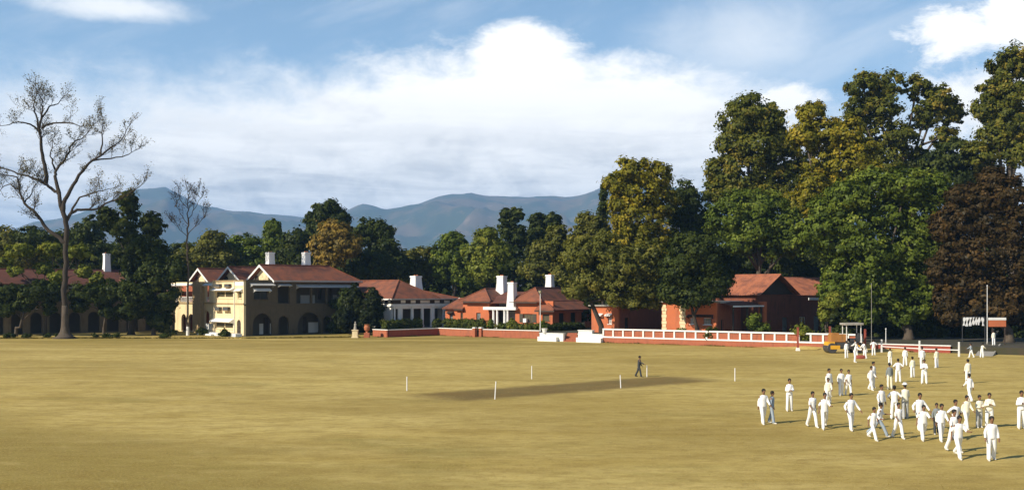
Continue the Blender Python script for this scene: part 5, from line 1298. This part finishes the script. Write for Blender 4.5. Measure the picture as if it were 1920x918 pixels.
# ------------------------------------------------------------------ grass that stands up: tufts in the near turf and along the wall feet
def tufts():
    rng = np.random.default_rng(5)
    pts = []; hs = []; tn = []
    n = 30000
    d = 33.0 + 40.0 * rng.random(n) ** 1.5; px = rng.uniform(-40, 1960, n)
    X = (px - HX) / F * d
    keep = np.array([mnoise.noise(Vector((x * 0.35, y * 0.35, 1.0))) + 0.6 * mnoise.noise(Vector((x * 1.3, y * 1.3, 7.0))) for x, y in zip(X, d)]) > rng.uniform(-0.25, 0.55, n)
    X, d = X[keep], d[keep]
    pts.append(np.stack([X, d, np.zeros(len(X))], 1)); hs.append(rng.uniform(0.014, 0.036, len(X))); tn.append(rng.uniform(0.65, 1.0, len(X)))
    segs = [(WA, WB), (WB, WC), (WC, WD), (WE, WF), (WG, WH), (WI, WJ), (BAL0, BAL1), (lp(xw0), lp(xw1 + 4.6)), (Vector((rx0, on_line(rx0 - 1.0, 3.0), 0)), Vector((rx1, on_line(rx1, 16.0), 0)))]
    for a, b in segs:
        m = int((b - a).length * 26); t = rng.random(m)
        nv = np.array([(b - a).y, -(b - a).x, 0.0]); nv /= np.linalg.norm(nv)
        p = np.array(a)[None] + t[:, None] * (np.array(b) - np.array(a))[None] + nv[None] * (0.04 + 0.45 * rng.random(m) ** 2)[:, None]
        p[:, 2] = 0.0
        cl = np.array([0.5 + 0.8 * mnoise.noise(Vector((q[0] * 0.6, q[1] * 0.6, 3.0))) for q in p])
        pts.append(p); hs.append(np.clip(rng.uniform(0.08, 0.30, m) * cl, 0.03, 0.4)); tn.append(rng.uniform(0.0, 0.45, m))
    m = 2600; x = rng.uniform(-105, -22, m); p = np.stack([x, np.interp(x, [-105, -36, -30, -21.5], [142.55, 142.5, 144.3, 146.5]) + rng.normal(0, 0.12, m), np.full(m, 0.02)], 1)
    pts.append(p); hs.append(rng.uniform(0.1, 0.28, m)); tn.append(rng.uniform(0.0, 0.6, m))
    C = np.concatenate(pts); H = np.concatenate(hs); T = np.concatenate(tn); k = 4; n = len(C)
    ang = rng.uniform(0, 6.283, (n, k)); lean = rng.uniform(0.2, 1.0, (n, k)) * H[:, None]
    w = (0.10 + 0.06 * rng.random((n, k))) * H[:, None] + 0.004
    dx, dy = np.cos(ang), np.sin(ang)
    v = np.empty((n, k, 3, 3), np.float32)
    v[:, :, 0, 0] = C[:, None, 0] - dy * w; v[:, :, 0, 1] = C[:, None, 1] + dx * w; v[:, :, 0, 2] = C[:, None, 2]
    v[:, :, 1, 0] = C[:, None, 0] + dy * w; v[:, :, 1, 1] = C[:, None, 1] - dx * w; v[:, :, 1, 2] = C[:, None, 2]
    v[:, :, 2, 0] = C[:, None, 0] + dx * lean; v[:, :, 2, 1] = C[:, None, 1] + dy * lean; v[:, :, 2, 2] = C[:, None, 2] + H[:, None] * rng.uniform(0.7, 1.1, (n, k))
    N = n * k; me = bpy.data.meshes.new('grass_tufts')
    me.vertices.add(3 * N); me.vertices.foreach_set('co', v.reshape(-1)); me.loops.add(3 * N); me.loops.foreach_set('vertex_index', np.arange(3 * N, dtype=np.int32))
    me.polygons.add(N); me.polygons.foreach_set('loop_start', np.arange(0, 3 * N, 3, dtype=np.int32)); me.update(calc_edges=True)
    a = me.attributes.new('tint', 'FLOAT', 'FACE'); a.data.foreach_set('value', np.repeat(T, k).astype(np.float32))
    me.materials.append(M['leaf_straw'])
    o = link('grass_tufts', me); o['kind'] = 'stuff'; o['label'] = 'dry grass tufts in the near turf and along the wall feet'
tufts()

# ------------------------------------------------------------------ street furniture and small things
lp_ = empty('lamp_post', at(1013, 142.0, TZ)); tag(lp_, 'slim white lamp post in front of the orange house', 'lamp post')
hz_ = CH + 0.0 - TZ
MB().tube([(0, 0, 0), (0, 0, 0.5), (0, 0, hz_ - 0.35)], [0.09, 0.06, 0.045], 8).build('pole', M['metal_white'], lp_)
MB().loft([((0, 0, hz_ - 0.35), 0.08, 0.08), ((0, 0, hz_ - 0.28), 0.2, 0.2), ((0, 0, hz_ + 0.02), 0.26, 0.26), ((0, 0, hz_ + 0.1), 0.1, 0.1)], 10).build('lantern', M['curtain'], lp_)
MB().taper(0, 0, hz_ + 0.103, hz_ + 0.2, 0.3, 0.3, 0.05, 0.05).build('cap', M['metal_dark'], lp_)

def pole(label, px, py_b, d, py_t, zg, r=0.05, mat='metal_white', name='flag_pole'):
    b = at(px, d, zg); o = empty(name, b); tag(o, label, 'pole'); zt = CH - (py_t - HY) / F * d - zg
    MB().tube([(0, 0, 0), (0, 0, zt)], [r, r * 0.7], 8).build('shaft', M[mat], o)
    MB().ball((0, 0, zt + r), r * 1.6, r * 1.6, r * 1.6, 8, 6).build('finial', M[mat], o)
    MB().loft([((0, 0, 0), r * 2.4, r * 2.4), ((0, 0, 0.2), r * 2.0, r * 2.0)], 8).build('foot', M['concrete'], o)
pole('thin white pole under the green tree behind the yellow roller', 1634, 640, 116, 532, TZ2, 0.03, 'concrete')  # white pole coloured grey to stand for the tree's shade
pole('thin white pole beside the orange board at right', 1851, 640, 114, 536, TZ2, 0.045)
pole('short white post in the shade right of the roller', 1661, 640, 115, 617, TZ2, 0.05, name='short_post')
for px, d, h, lb in ((1496, 113.6, 2.55, 'red post with white foot on the grass before the balustrade'), (1556, 115.0, 2.6, 'red post behind the yellow hood of the roller'), (1622, 112.0, 2.4, 'red post at the right end of the balustrade')):
    o = empty('red_post', at(px, d, 0.0)); tag(o, lb, 'post', 'red posts')
    MB().taper(0, 0, 0.35, h, 0.1, 0.1, 0.09, 0.09).build('shaft', M['dull_red'], o); MB().taper(0, 0, 0, 0.347, 0.2, 0.2, 0.15, 0.15).build('foot', M['whitewash'], o)
    MB().taper(0, 0, h + 0.003, h + 0.08, 0.13, 0.13, 0.06, 0.06).build('cap', M['dull_red'], o)

bd = empty('orange_board', at(1852, 113, TZ2)); tag(bd, 'orange board with white top edge on posts at right', 'board')
w_ = at(1886, 113).x - at(1852, 113).x; z0, z1 = CH - (612 - HY) / F * 113 - TZ2, CH - (595 - HY) / F * 113 - TZ2
MB().box(0.1, -0.04, z0, w_, 0.04, z1 - 0.28).build('panel', M['orange_wall'], bd); MB().box(0.1, -0.07, z1 - 0.277, w_, 0.07, z1).build('white_edge', M['whitewash'], bd)
for x in (0.5, w_ - 0.12): MB().box(x, -0.05 + 0.1, 0, x + 0.1, 0.05 + 0.1, z1 - 0.1).build('leg', M['dark_wood'], bd)

# white cloths hanging in a row
cr = empty('clothes_rack', at(1806, 114, TZ2)); tag(cr, 'dark rail hung with a row of white cloths under the trees', 'rack')
wr = at(1845, 114).x - at(1806, 114).x; zt = CH - (594 - HY) / F * 114 - TZ2
MB().tube([(-0.1, 0, zt), (wr + 0.1, 0, zt)], 0.03, 6).build('rail', M['metal_dark'], cr)
for x in (-0.1, wr + 0.1): MB().tube([(x, 0, 0), (x, 0, zt)], 0.035, 6).build('upright', M['metal_dark'], cr)
rng = random.Random(7)
for k in range(7):
    x = wr * (k + 0.5) / 7; hgt = rng.uniform(0.85, 1.1); t = rng.uniform(-.12, .12); wd = 0.105
    b = empty('hanging_cloth', (cr.location.x + x, cr.location.y, TZ2 + zt - 0.02))
    tag(b, ['leftmost white cloth on the dark rail under the trees', 'second white cloth from the left on the dark rail', 'third white cloth from the left on the dark rail', 'middle white cloth on the dark rail', 'third white cloth from the right on the dark rail', 'second white cloth from the right on the dark rail', 'rightmost white cloth on the dark rail, nearest the white pole'][k], 'cloth', 'white cloths on the rail')
    m_ = MB(); vs = []; n = 5
    for j in range(n + 1):
        z = -hgt * j / n; sw = wd * (1.0 + 0.5 * math.sin(j * 1.4 + k)) ; cx = t * j / n
        vs += [(cx - sw, -0.03 + 0.02 * math.sin(j + k), z), (cx + sw, 0.02 * math.cos(j * 2 + k), z), (cx + sw, 0.05, z), (cx - sw, 0.04, z)]
    fs = [(j * 4 + a, j * 4 + (a + 1) % 4, j * 4 + 4 + (a + 1) % 4, j * 4 + 4 + a) for j in range(n) for a in range(4)] + [(0, 1, 2, 3), (n * 4 + 3, n * 4 + 2, n * 4 + 1, n * 4)]
    m_.add(vs, fs).build('cloth', M['white_cotton'], b)
    MB().tube([(0, 0.01, 0.0), (0, 0.01, 0.06)], 0.012, 5).build('hook', M['metal_dark'], b)

# pedestal figure and urn at the end of the cream house
pd = empty('garden_statue', at(666, 145.2, 0.0)); tag(pd, 'small grey statue on a pale pedestal beside the cream house', 'statue')
MB().taper(0, 0, 0, 0.12, 0.5, 0.5, 0.5, 0.5).taper(0, 0, 0.123, 1.02, 0.4, 0.4, 0.38, 0.38).taper(0, 0, 1.023, 1.14, 0.46, 0.46, 0.46, 0.46).build('pedestal', M['cream'], pd)
MB().loft([((0, 0, 1.14), 0.26, 0.22), ((0, 0, 1.4), 0.2, 0.18), ((0.01, 0, 1.7), 0.15, 0.13), ((0.02, 0, 1.95), 0.2, 0.13), ((0.02, 0, 2.05), 0.08, 0.08), ((0.02, 0, 2.14), 0.11, 0.11), ((0.02, 0, 2.27), 0.1, 0.1), ((0.02, 0, 2.33), 0.03, 0.03)], 10).build('figure', M['concrete'], pd)
ur = empty('terracotta_urn', at(688, 145.6, 0.0)); tag(ur, 'terracotta urn on a brick base left of the garden wall', 'urn')
MB().taper(0, 0, 0, 0.7, 0.42, 0.42, 0.38, 0.38).build('base', M['brick_orange'], ur)
MB().loft([((0, 0, 0.703), 0.2, 0.2), ((0, 0, 0.85), 0.12, 0.12), ((0, 0, 1.1), 0.36, 0.36), ((0, 0, 1.5), 0.44, 0.44), ((0, 0, 1.75), 0.3, 0.3), ((0, 0, 1.82), 0.38, 0.38), ((0, 0, 1.88), 0.38, 0.38)], 14).build('bowl', M['terracotta'], ur)

# yellow road roller with a pale canopy
def roller():
    o = empty('road_roller', at(1582, 109.6), R(2)); tag(o, 'yellow road roller with a pale canopy parked at the balustrade end', 'road roller')
    k = 109.6 / F; X = lambda px: (px - 1582) * k; Z = lambda py: CH - (py - HY) * k
    def cyl(cx, cy0, cy1, cz, r, mat, name, par=o, sides=20, inner=None):
        m_ = MB(); m_.tube([(cx, cy0, cz), (cx, cy0 + 0.04, cz), (cx, cy1 - 0.04, cz), (cx, cy1, cz)], [r * 0.94, r, r, r * 0.94], sides); return m_.build(name, M[mat], par)
    dr = cyl(X(1556), -0.75, 0.75, 0.55, 0.55, 'metal_dark', 'drum'); cyl(X(1556), -0.8, 0.8, 0.55, 0.13, 'yellow_paint', 'axle', dr, 10)
    for y in (-0.82, 0.70): MB().box(X(1556) - 0.2, y, 0.45, X(1570), y + 0.12, 0.85).build('yoke', M['yellow_paint'], o)
    hd = MB(); hd.add([(X(1547), -0.7, Z(653)), (X(1562), -0.7, Z(653)), (X(1561), -0.66, Z(640)), (X(1549), -0.66, Z(640)), (X(1547), 0.7, Z(653)), (X(1562), 0.7, Z(653)), (X(1561), 0.66, Z(640)), (X(1549), 0.66, Z(640))], [(0, 1, 2, 3), (7, 6, 5, 4), (0, 4, 5, 1), (1, 5, 6, 2), (2, 6, 7, 3), (3, 7, 4, 0)]); hd.build('nose', M['yellow_paint'], o)
    MB().box(X(1555), -0.55, Z(640), X(1586), 0.55, Z(626)).box(X(1557), -0.5, Z(626) + 0.002, X(1570), 0.5, Z(623.5)).build('hood', M['ochre_paint'], o)
    MB().box(X(1562), -0.5, 0.45, X(1612), 0.5, Z(641)).build('chassis', M['metal_dark'], o)
    for y0, y1 in ((-0.85, -0.45), (0.45, 0.85)):
        w = cyl(X(1604), y0, y1, 0.62, 0.62, 'tyre', 'wheel'); cyl(X(1604), y0 - 0.02, y1 + 0.02, 0.62, 0.3, 'yellow_paint', 'hub', w, 14)
    MB().box(X(1592), -0.5, Z(640), X(1612), 0.5, Z(634)).box(X(1607), -0.45, Z(634) + 0.002, X(1612), 0.45, Z(624)).build('seat', M['dark_cloth'], o)
    MB().tube([(X(1588), 0, Z(632)), (X(1591), 0, Z(622))], 0.04, 6).build('steering_column', M['metal_dark'], o)
    for px in (1583, 1610):
        for y in (-0.62, 0.58): MB().box(X(px), y, Z(640), X(px) + 0.07, y + 0.07, Z(608)).build('canopy_post', M['metal_white'], o)
    MB().slab([(X(1579.5), -0.85, Z(605)), (X(1614), -0.85, Z(604.5)), (X(1614), 0.85, Z(604.5)), (X(1579.5), 0.85, Z(605))], 0.22).build('canopy', M['concrete'], o)
    MB().tube([(X(1560), 0.25, Z(624)), (X(1560), 0.25, Z(612))], 0.05, 8).build('exhaust', M['metal_dark'], o)
roller()

# sticks marking the square
for px, pb, pt, lean, lb in ((763, 732, 705, 0.0, 'leftmost white stick at the tapering end of the pitch'), (928, 748, 714, 0.06, 'white stick at the near left corner of the pitch, nearest the camera'), (997, 710, 685, 0.0, 'white stick standing on the grass beyond the pitch middle'),
                             (1164, 727, 702, -0.04, 'white stick at the near edge of the pitch, right of its middle'), (1213, 706, 684, 0.0, 'white stick touched by the dark-clad man'), (1378, 714, 689, 0.0, 'rightmost white stick at the far right of the pitch')):
    b = G(px, pb); h = (pb - pt) * b.y / F; o = empty('marker_stick', b); tag(o, lb, 'stick', 'white sticks round the pitch')
    MB().tube([(0, 0, 0), (lean * 0.5, 0, h * 0.5), (lean, 0, h - 0.06)], [0.036, 0.034, 0.032], 8).build('shaft', M['metal_white'], o); MB().tube([(lean, 0, h - 0.058), (lean, 0, h)], [0.032, 0.008], 8).build('tip', M['metal_white'], o)

# ------------------------------------------------------------------ people
def remesh(mb, vox, mat, name, dec=0.4, smooth_it=2):
    me = mb.mesh('tmp'); o = link('tmp', me)
    m = o.modifiers.new('r', 'REMESH'); m.mode = 'VOXEL'; m.voxel_size = vox
    s = o.modifiers.new('s', 'SMOOTH'); s.iterations = smooth_it; s.factor = 0.5
    d = o.modifiers.new('d', 'DECIMATE'); d.ratio = dec
    dg = bpy.context.evaluated_depsgraph_get(); ev = o.evaluated_get(dg)
    out = bpy.data.meshes.new_from_object(ev); out.name = name
    out.materials.clear(); out.materials.append(M[mat])
    out.polygons.foreach_set('use_smooth', [True] * len(out.polygons))
    bpy.data.objects.remove(o); bpy.data.meshes.remove(me)
    return out
def caps(mb, a, b, ra, rb, n=10):
    a, b = Vector(a), Vector(b); t = (b - a).normalized()
    mb.tube([a - t * ra * 0.8, a - t * ra * 0.45, a, b, b + t * rb * 0.45, b + t * rb * 0.8], [ra * 0.35, ra * 0.85, ra, rb, rb * 0.85, rb * 0.35], n)
def torso(mb, pel, ch, k, ex=0.0, low=0.0, up=0.0):
    """ellipse sections from hips to shoulders"""
    rows = [(0.0 - low, .150, .105), (0.12, .138, .10), (0.26, .142, .105), (0.37, .155, .112), (0.43, .152, .10), (0.475, .125, .085), (0.51, .075, .06)]
    base = len(mb.v); sides = 16
    for t, rx, ry in rows:
        c = pel.lerp(ch, (t) / 0.5)
        for q in range(sides):
            w = 2 * math.pi * q / sides
            mb.v.append((c.x + (rx + ex) * math.cos(w), c.y + (ry + ex) * math.sin(w), c.z))
    for i in range(len(rows) - 1):
        for q in range(sides): mb.f.append((base + i * sides + q, base + i * sides + (q + 1) % sides, base + (i + 1) * sides + (q + 1) % sides, base + (i + 1) * sides + q))
    mb.f.append(tuple(base + q for q in range(sides - 1, -1, -1))); mb.f.append(tuple(base + (len(rows) - 1) * sides + q for q in range(sides)))
def make_pose(legs, arms, lean=0.03, head=(0.0, 0.0), sleeve=1.0, hat=False):
    """a 1.65 m figure facing -y; legs = ((hip forward, knee bend, spread), ...) left and right, arms = ((forward, out, elbow, inward), ...); degrees"""
    th, sh = 0.42, 0.415
    def rot(fwd, out, side): return Vector((side * math.sin(R(out)), -math.sin(R(fwd)) * math.cos(R(out)), -math.cos(R(fwd)) * math.cos(R(out))))
    J = {}
    for side, (hf, kb, sp) in zip((-1, 1), legs):
        hip = Vector((side * 0.088, 0, 0)); knee = hip + rot(hf, sp, side) * th; ank = knee + rot(hf - kb, sp * 0.5, side) * sh
        J[side] = [hip, knee, ank]
    zmin = min(J[-1][2].z, J[1][2].z); pz = -zmin + 0.075
    pel = Vector((0, 0, pz + 0.03)); ch = pel + Vector((0, -lean * 0.5, 0.49))
    for s in J: J[s] = [p + Vector((0, 0, pz)) for p in J[s]]
    nb = ch + Vector((0, -0.005, 0.02)); hc = ch + Vector((0.0, -0.02 - lean * 0.1 - 0.03 * head[1], 0.205)); hx = 0.03 * head[0]
    hc.x += hx
    A = {}
    for side, (af, ao, eb, inn) in zip((-1, 1), arms):
        s_ = ch + Vector((side * 0.160, 0.0, -0.055)); e = s_ + rot(af, ao, side) * 0.275
        d = rot(af + eb, ao - inn, side) ; w = e + d * 0.24; A[side] = [s_, e, w, d]
    body = MB(); torso(body, pel, ch, 1)
    caps(body, nb - Vector((0, 0, .06)), hc - Vector((0, 0, 0.07)), 0.058, 0.052)
    body.ball(hc, 0.076, 0.092, 0.112, 16, 12); body.ball(hc + Vector((0, -0.03, -0.055)), 0.056, 0.062, 0.055, 12, 8)
    body.ball(hc + Vector((0, -0.098, -0.018)), 0.015, 0.022, 0.026, 8, 6)
    for s in (-1, 1): body.ball(hc + Vector((s * 0.078, 0.008, -0.012)), 0.012, 0.022, 0.032, 8, 6)
    body.ball(hc + Vector((0, -0.086, 0.024)), 0.05, 0.016, 0.014, 10, 6)
    trous, shirt = MB(), MB(); shoes = []
    torso(shirt, pel, ch, 1, 0.022, low=0.07)
    shirt.ball(nb + Vector((0, 0, -0.02)), 0.085, 0.075, 0.045, 12, 6)
    trous.ball(pel + Vector((0, 0, 0.02)), 0.168, 0.125, 0.13, 16, 10)
    for s in (-1, 1):
        h, k, a = J[s]
        caps(body, h, k, 0.075, 0.052); caps(body, k, a, 0.05, 0.036)
        caps(trous, h, k, 0.098, 0.082); caps(trous, k, a + Vector((0, 0, 0.01)), 0.08, 0.078)
        f0 = a + Vector((0, 0.03, -0.035)); f1 = a + Vector((s * 0.02, -0.15, -0.048))
        caps(body, f0, f1, 0.036, 0.028)
        sm = MB(); caps(sm, f0, f1, 0.046, 0.038); sm.ball(a + Vector((0, 0, -0.01)), 0.048, 0.055, 0.05, 10, 6); shoes.append(sm)
        s_, e, w, d = A[s]
        caps(body, s_, e, 0.05, 0.04); caps(body, e, w, 0.039, 0.027)
        caps(shirt, s_ + Vector((-s * 0.02, 0, 0.0)), e, 0.064, 0.056)
        if sleeve > 0.6: caps(shirt, e, e.lerp(w, 0.85), 0.054, 0.044)
        side = Vector((0, -1, 0)).cross(d); side = side.normalized() if side.length > 0.2 else Vector((1, 0, 0)); pn = d.cross(side).normalized()
        palm = w + d * 0.045; caps(body, w, palm + d * 0.03, 0.028, 0.03)
        caps(body, palm + side * 0.012, palm + side * 0.012 + d * 0.03, 0.02, 0.02); caps(body, palm - side * 0.012, palm - side * 0.012 + d * 0.03, 0.02, 0.02)
        for i, ln in enumerate((0.062, 0.075, 0.07, 0.052)):
            b0 = palm + d * 0.04 + side * (i - 1.5) * 0.019; b1 = b0 + d * ln * 0.55 + pn * 0.008; b2 = b1 + d * ln * 0.4 + pn * 0.022
            caps(body, b0, b1, 0.0095, 0.009, 6); caps(body, b1, b2, 0.009, 0.008, 6)
        t0 = w + d * 0.02 + side * 0.028; t1 = t0 + (d * 0.6 + side * 0.8).normalized() * 0.04; caps(body, t0, t1, 0.012, 0.01, 6); caps(body, t1, t1 + d * 0.025, 0.01, 0.009, 6)
    hair = MB(); hair.ball(hc + Vector((0, 0.016, 0.03)), 0.095, 0.106, 0.104, 14, 10); hair.ball(hc + Vector((0, 0.05, -0.01)), 0.078, 0.062, 0.085, 12, 8); hair.ball(hc + Vector((0.02, -0.045, 0.075)), 0.055, 0.045, 0.04, 10, 6)
    P_ = {'body': remesh(body, 0.0115, 'skin', 'person', 0.22), 'shirt': remesh(shirt, 0.022, 'white_cotton', 'shirt', 0.6), 'trousers': remesh(trous, 0.022, 'white_cotton', 'trousers', 0.6), 'hair': remesh(hair, 0.014, 'hair', 'hair', 0.5)}
    P_['shoes'] = [remesh(s, 0.014, 'shoe_white', 'shoe', 0.5, 1) for s in shoes]
    if hat:
        hm = MB(); hm.loft([(hc + Vector((0, -0.01, 0.05)), 0.15, 0.165), (hc + Vector((0, -0.01, 0.06)), 0.15, 0.165), (hc + Vector((0, 0.005, 0.066)), 0.102, 0.115), (hc + Vector((0, 0.005, 0.125)), 0.095, 0.105), (hc + Vector((0, 0.005, 0.15)), 0.06, 0.07)], 16)
        P_['hat'] = hm.mesh('sun_hat', M['white_cotton'], True)
    ey = MB(); ey.ball((0, 0, 0), 0.012, 0.008, 0.008, 8, 6); P_['eye'] = ey.mesh('eye', M['hair']); P_['hc'] = hc
    return P_
POSE = {
    'walk': make_pose(((22, 8, 3), (-18, 12, 3)), ((-20, 8, 18, 6), (22, 8, 30, 8)), 0.05),
    'walk2': make_pose(((-16, 14, 3), (20, 6, 3)), ((20, 7, 35, 6), (-22, 9, 15, 6)), 0.05, sleeve=0.5),
    'stride': make_pose(((32, 10, 4), (-28, 22, 4)), ((-34, 14, 40, 8), (38, 12, 55, 10)), 0.12, sleeve=0.5),
    'amble': make_pose(((12, 4, 4), (-9, 8, 4)), ((4, 16, 22, 12), (-6, 14, 18, 10)), 0.03),
    'stand': make_pose(((2, 2, 4), (-3, 3, 4)), ((3, 9, 10, 6), (-2, 9, 14, 6)), 0.02),
    'hips': make_pose(((4, 4, 6), (-4, 4, 6)), ((-18, 42, 40, 85), (-16, 40, 42, 82)), 0.02, sleeve=0.5),
    'clasp': make_pose(((5, 5, 4), (-4, 4, 4)), ((14, 10, 78, 48), (14, 10, 82, 46)), 0.03),
    'fold': make_pose(((8, 4, 4), (-7, 8, 4)), ((22, 12, 88, 66), (20, 12, 92, 64)), 0.03),
    'swing': make_pose(((26, 14, 3), (-12, 10, 5)), ((-15, 26, 60, 20), (10, 30, 25, 10)), 0.07),
    'bend': make_pose(((6, 10, 5), (2, 12, 5)), ((38, 8, 25, 10), (44, 8, 20, 10)), 0.30),
    'reach': make_pose(((16, 6, 3), (-16, 8, 3)), ((42, 4, 26, 6), (12, 8, 20, 6)), 0.08),
    'hatted': make_pose(((8, 6, 4), (-8, 8, 4)), ((10, 14, 40, 16), (6, 14, 34, 14)), 0.03, hat=True),
}
def person(label, px, py, head_py, pose, rz=0.0, shirt='white_cotton', trousers='white_cotton', group='boys in white on the field', zg=0.0, shoes=None, mirror=False):
    b = G(px, py, zg); pm = POSE[pose]
    h = (py - head_py) * b.y / F; sc = max(0.84, min(1.14, h / 1.66))
    o = link('person', pm['body']); o.location = b; o.rotation_euler = (0, 0, R(rz)); wx = sc * (0.94 + 0.13 * ((px * 7 + py * 3) % 10) / 10); o.scale = (wx, sc, sc)
    tag(o, label, 'person', group)
    def child(name, me, mat=None):
        c = link(name, me, o)
        if mat: c.material_slots[0].link = 'OBJECT'; c.material_slots[0].material = M[mat]
    child('shirt', pm['shirt'], shirt); child('trousers', pm['trousers'], trousers); child('hair', pm['hair'])
    for s in pm['shoes']: child('shoe', s, shoes)
    if 'hat' in pm: child('sun_hat', pm['hat'])
    if b.y < 62 and abs(rz) < 70:
        for s in (-1, 1):
            e = link('eye', pm['eye'], o); e.location = pm['hc'] + Vector((s * 0.032, -0.088, 0.004))
    return o
W_, C_, G_, B_ = 'white_cotton', 'cream_wool', 'grey_cloth', 'blue_grey_cloth'
crowd = [
    ('boy in white walking beside the man in grey, leftmost of the crowd', 1431, 794, 730, 'walk', 12, W_, W_),
    ('person in grey clothes walking close beside the leftmost boy', 1447, 793, 735, 'amble', 60, B_, B_),
    ('boy in white alone with hands clasped, second group from the left', 1480, 770, 712, 'clasp', 0, W_, W_),
    ('left one of the walking pair in white left of centre', 1523, 800, 735, 'walk2', 8, W_, W_),
    ('right one of the walking pair in white left of centre', 1546, 803, 735, 'stride', -6, W_, W_),
    ('boy in white walking alone just right of the walking pair', 1595, 806, 738, 'swing', 10, W_, W_),
    ('boy in white half hidden behind the boy in the cream jersey at left', 1554, 743, 693, 'stand', 20, W_, W_),
    ('boy in a cream jersey behind the walking pair', 1553, 756, 709, 'walk', -15, C_, W_),
    ('left one of two boys in white side by side in the middle distance', 1577, 741, 693, 'amble', 0, W_, W_),
    ('right one of two boys in white side by side in the middle distance', 1591, 741, 694, 'walk2', -5, W_, W_),
    ('boy in white partly hidden behind another left of the grey-shirted one', 1637, 727, 680, 'stand', 30, W_, W_),
    ('boy in white in front of another left of the grey-shirted one', 1633, 731, 687, 'walk', 25, W_, W_),
    ('boy in a grey top and cream trousers seen in the middle distance', 1668, 729, 682, 'stand', 180, G_, C_),
    ('boy in white right of the grey-shirted one', 1684, 716, 674, 'hips', 170, W_, W_),
    ('boy in a cream jersey far back, between two boys in white', 1711, 707, 670, 'stand', 190, C_, W_),
    ('boy in white holding something white, far back right of the cream jersey', 1733, 719, 675, 'clasp', -30, W_, W_),
    ('boy in cream standing far back near the first white rail post', 1669, 684, 654, 'stand', 180, C_, W_),
    ('thin boy in white standing far back before the white rail', 1697, 685, 652, 'stand', 160, W_, W_),
    ('boy in white standing behind the one holding something white', 1729, 690, 651, 'amble', 175, W_, W_),
    ('thin boy in cream standing far back right of the middle rail post', 1756, 689, 654, 'stand', 200, C_, W_),
    ('boy in a cream jersey right of the crowd, the farther of two in line', 1815, 718, 675, 'stand', 185, C_, W_),
    ('boy in white right of the crowd, the nearer of two in line', 1818, 752, 701, 'walk', 195, W_, W_),
    ('broad boy in white walking away in the middle of the crowd', 1652, 786, 723, 'amble', 20, W_, W_),
    ('boy with bluish trousers mostly hidden behind a striding boy', 1648, 817, 754, 'stride', 70, W_, B_),
    ('striding boy in white in front of the one with bluish trousers', 1637, 824, 762, 'stride', 20, W_, W_),
    ('boy in white left of the man in the sun hat', 1677, 785, 725, 'hips', 170, W_, W_),
    ('person in a white sun hat, cream jersey and grey trousers seen from behind', 1697, 784, 721, 'hatted', 178, C_, 'light_grey_cloth'),
    ('boy in white walking in front of the person in the sun hat', 1684, 821, 756, 'walk2', 5, W_, W_),
    ('boy in a loose white shirt behind another, right of the sun hat', 1724, 806, 738, 'swing', 0, W_, W_),
    ('boy in white with feet apart in front of the loose-shirted one', 1731, 824, 758, 'stride', -4, W_, W_),
    ('child in dark grey squeezed between two boys in white', 1756, 813, 759, 'amble', -10, G_, 'dark_cloth'),
    ('boy in white right of the child in dark grey', 1765, 826, 758, 'walk', 0, W_, W_),
    ('boy in white with elbow out behind the two nearest walkers', 1791, 821, 752, 'hips', 6, W_, W_),
    ('boy in white hidden behind the second nearest walker', 1788, 846, 769, 'walk2', 10, W_, W_),
    ('second nearest walker in white, left of the foremost one', 1797, 858, 778, 'stride', 4, W_, W_),
    ('foremost boy in white walking towards the camera at lower right', 1859, 862, 783, 'amble', -8, W_, W_),
    ('left one of three boys in cream jerseys at right', 1812, 803, 742, 'walk', 10, C_, W_),
    ('middle one of three boys in cream jerseys at right, with greyish trousers', 1836, 801, 743, 'clasp', 5, C_, 'light_grey_cloth'),
    ('right one of three boys in cream jerseys, arms folded', 1855, 801, 739, 'fold', -15, C_, W_),
    ('boy in white with arms folded at the right edge of the picture', 1915, 803, 735, 'fold', -10, W_, W_),
    ('boy in white standing far back right of the yellow roller', 1587, 671, 640, 'stand', 190, W_, W_),
    ('boy in white bending by the roller, nearer of two', 1603, 679, 642, 'bend', 60, W_, W_),
    ('boy in white bending by the roller, farther of two', 1607, 668, 637, 'bend', -120, W_, W_),
    ('boy in loose white stooping left of the first rail post', 1622, 672, 640, 'bend', -70, W_, W_),
    ('boy in white standing left of the first rail post', 1638, 666, 637, 'hips', 180, W_, W_),
    ('boy in a grey top standing at the foot of the ramp', 1821, 670, 645, 'reach', -100, B_, W_),
    ('boy in cream stooping on the ramp foot', 1841, 670, 645, 'bend', 120, C_, W_),
]
for c in crowd: person(*c)
person('boy in white standing on the terrace above the ramp', 1863, 646.8, 620, 'stand', 180, C_, W_, 'boys in white on the field', TZ2)
person('man in dark clothes leaning towards a white stick on the pitch', 1198, 706, 668, 'reach', 78, 'dark_cloth', 'dark_cloth', 'man at the pitch', 0.0, 'metal_dark')
kb = empty('kit_bag', G(1613, 672)); tag(kb, 'dull red kit bag on the grass between the stooping boys', 'bag')
MB().loft([((0, 0, 0), 0.5, 0.22), ((0, 0, 0.06), 0.55, 0.25), ((0, 0, 0.28), 0.5, 0.22), ((0, 0, 0.36), 0.35, 0.12)], 14).build('bag_body', M['dull_red'], kb, True)
MB().tube([(-0.2, 0, 0.34), (-0.1, 0, 0.5), (0.1, 0, 0.5), (0.2, 0, 0.34)], 0.02, 6).build('handle', M['metal_dark'], kb)
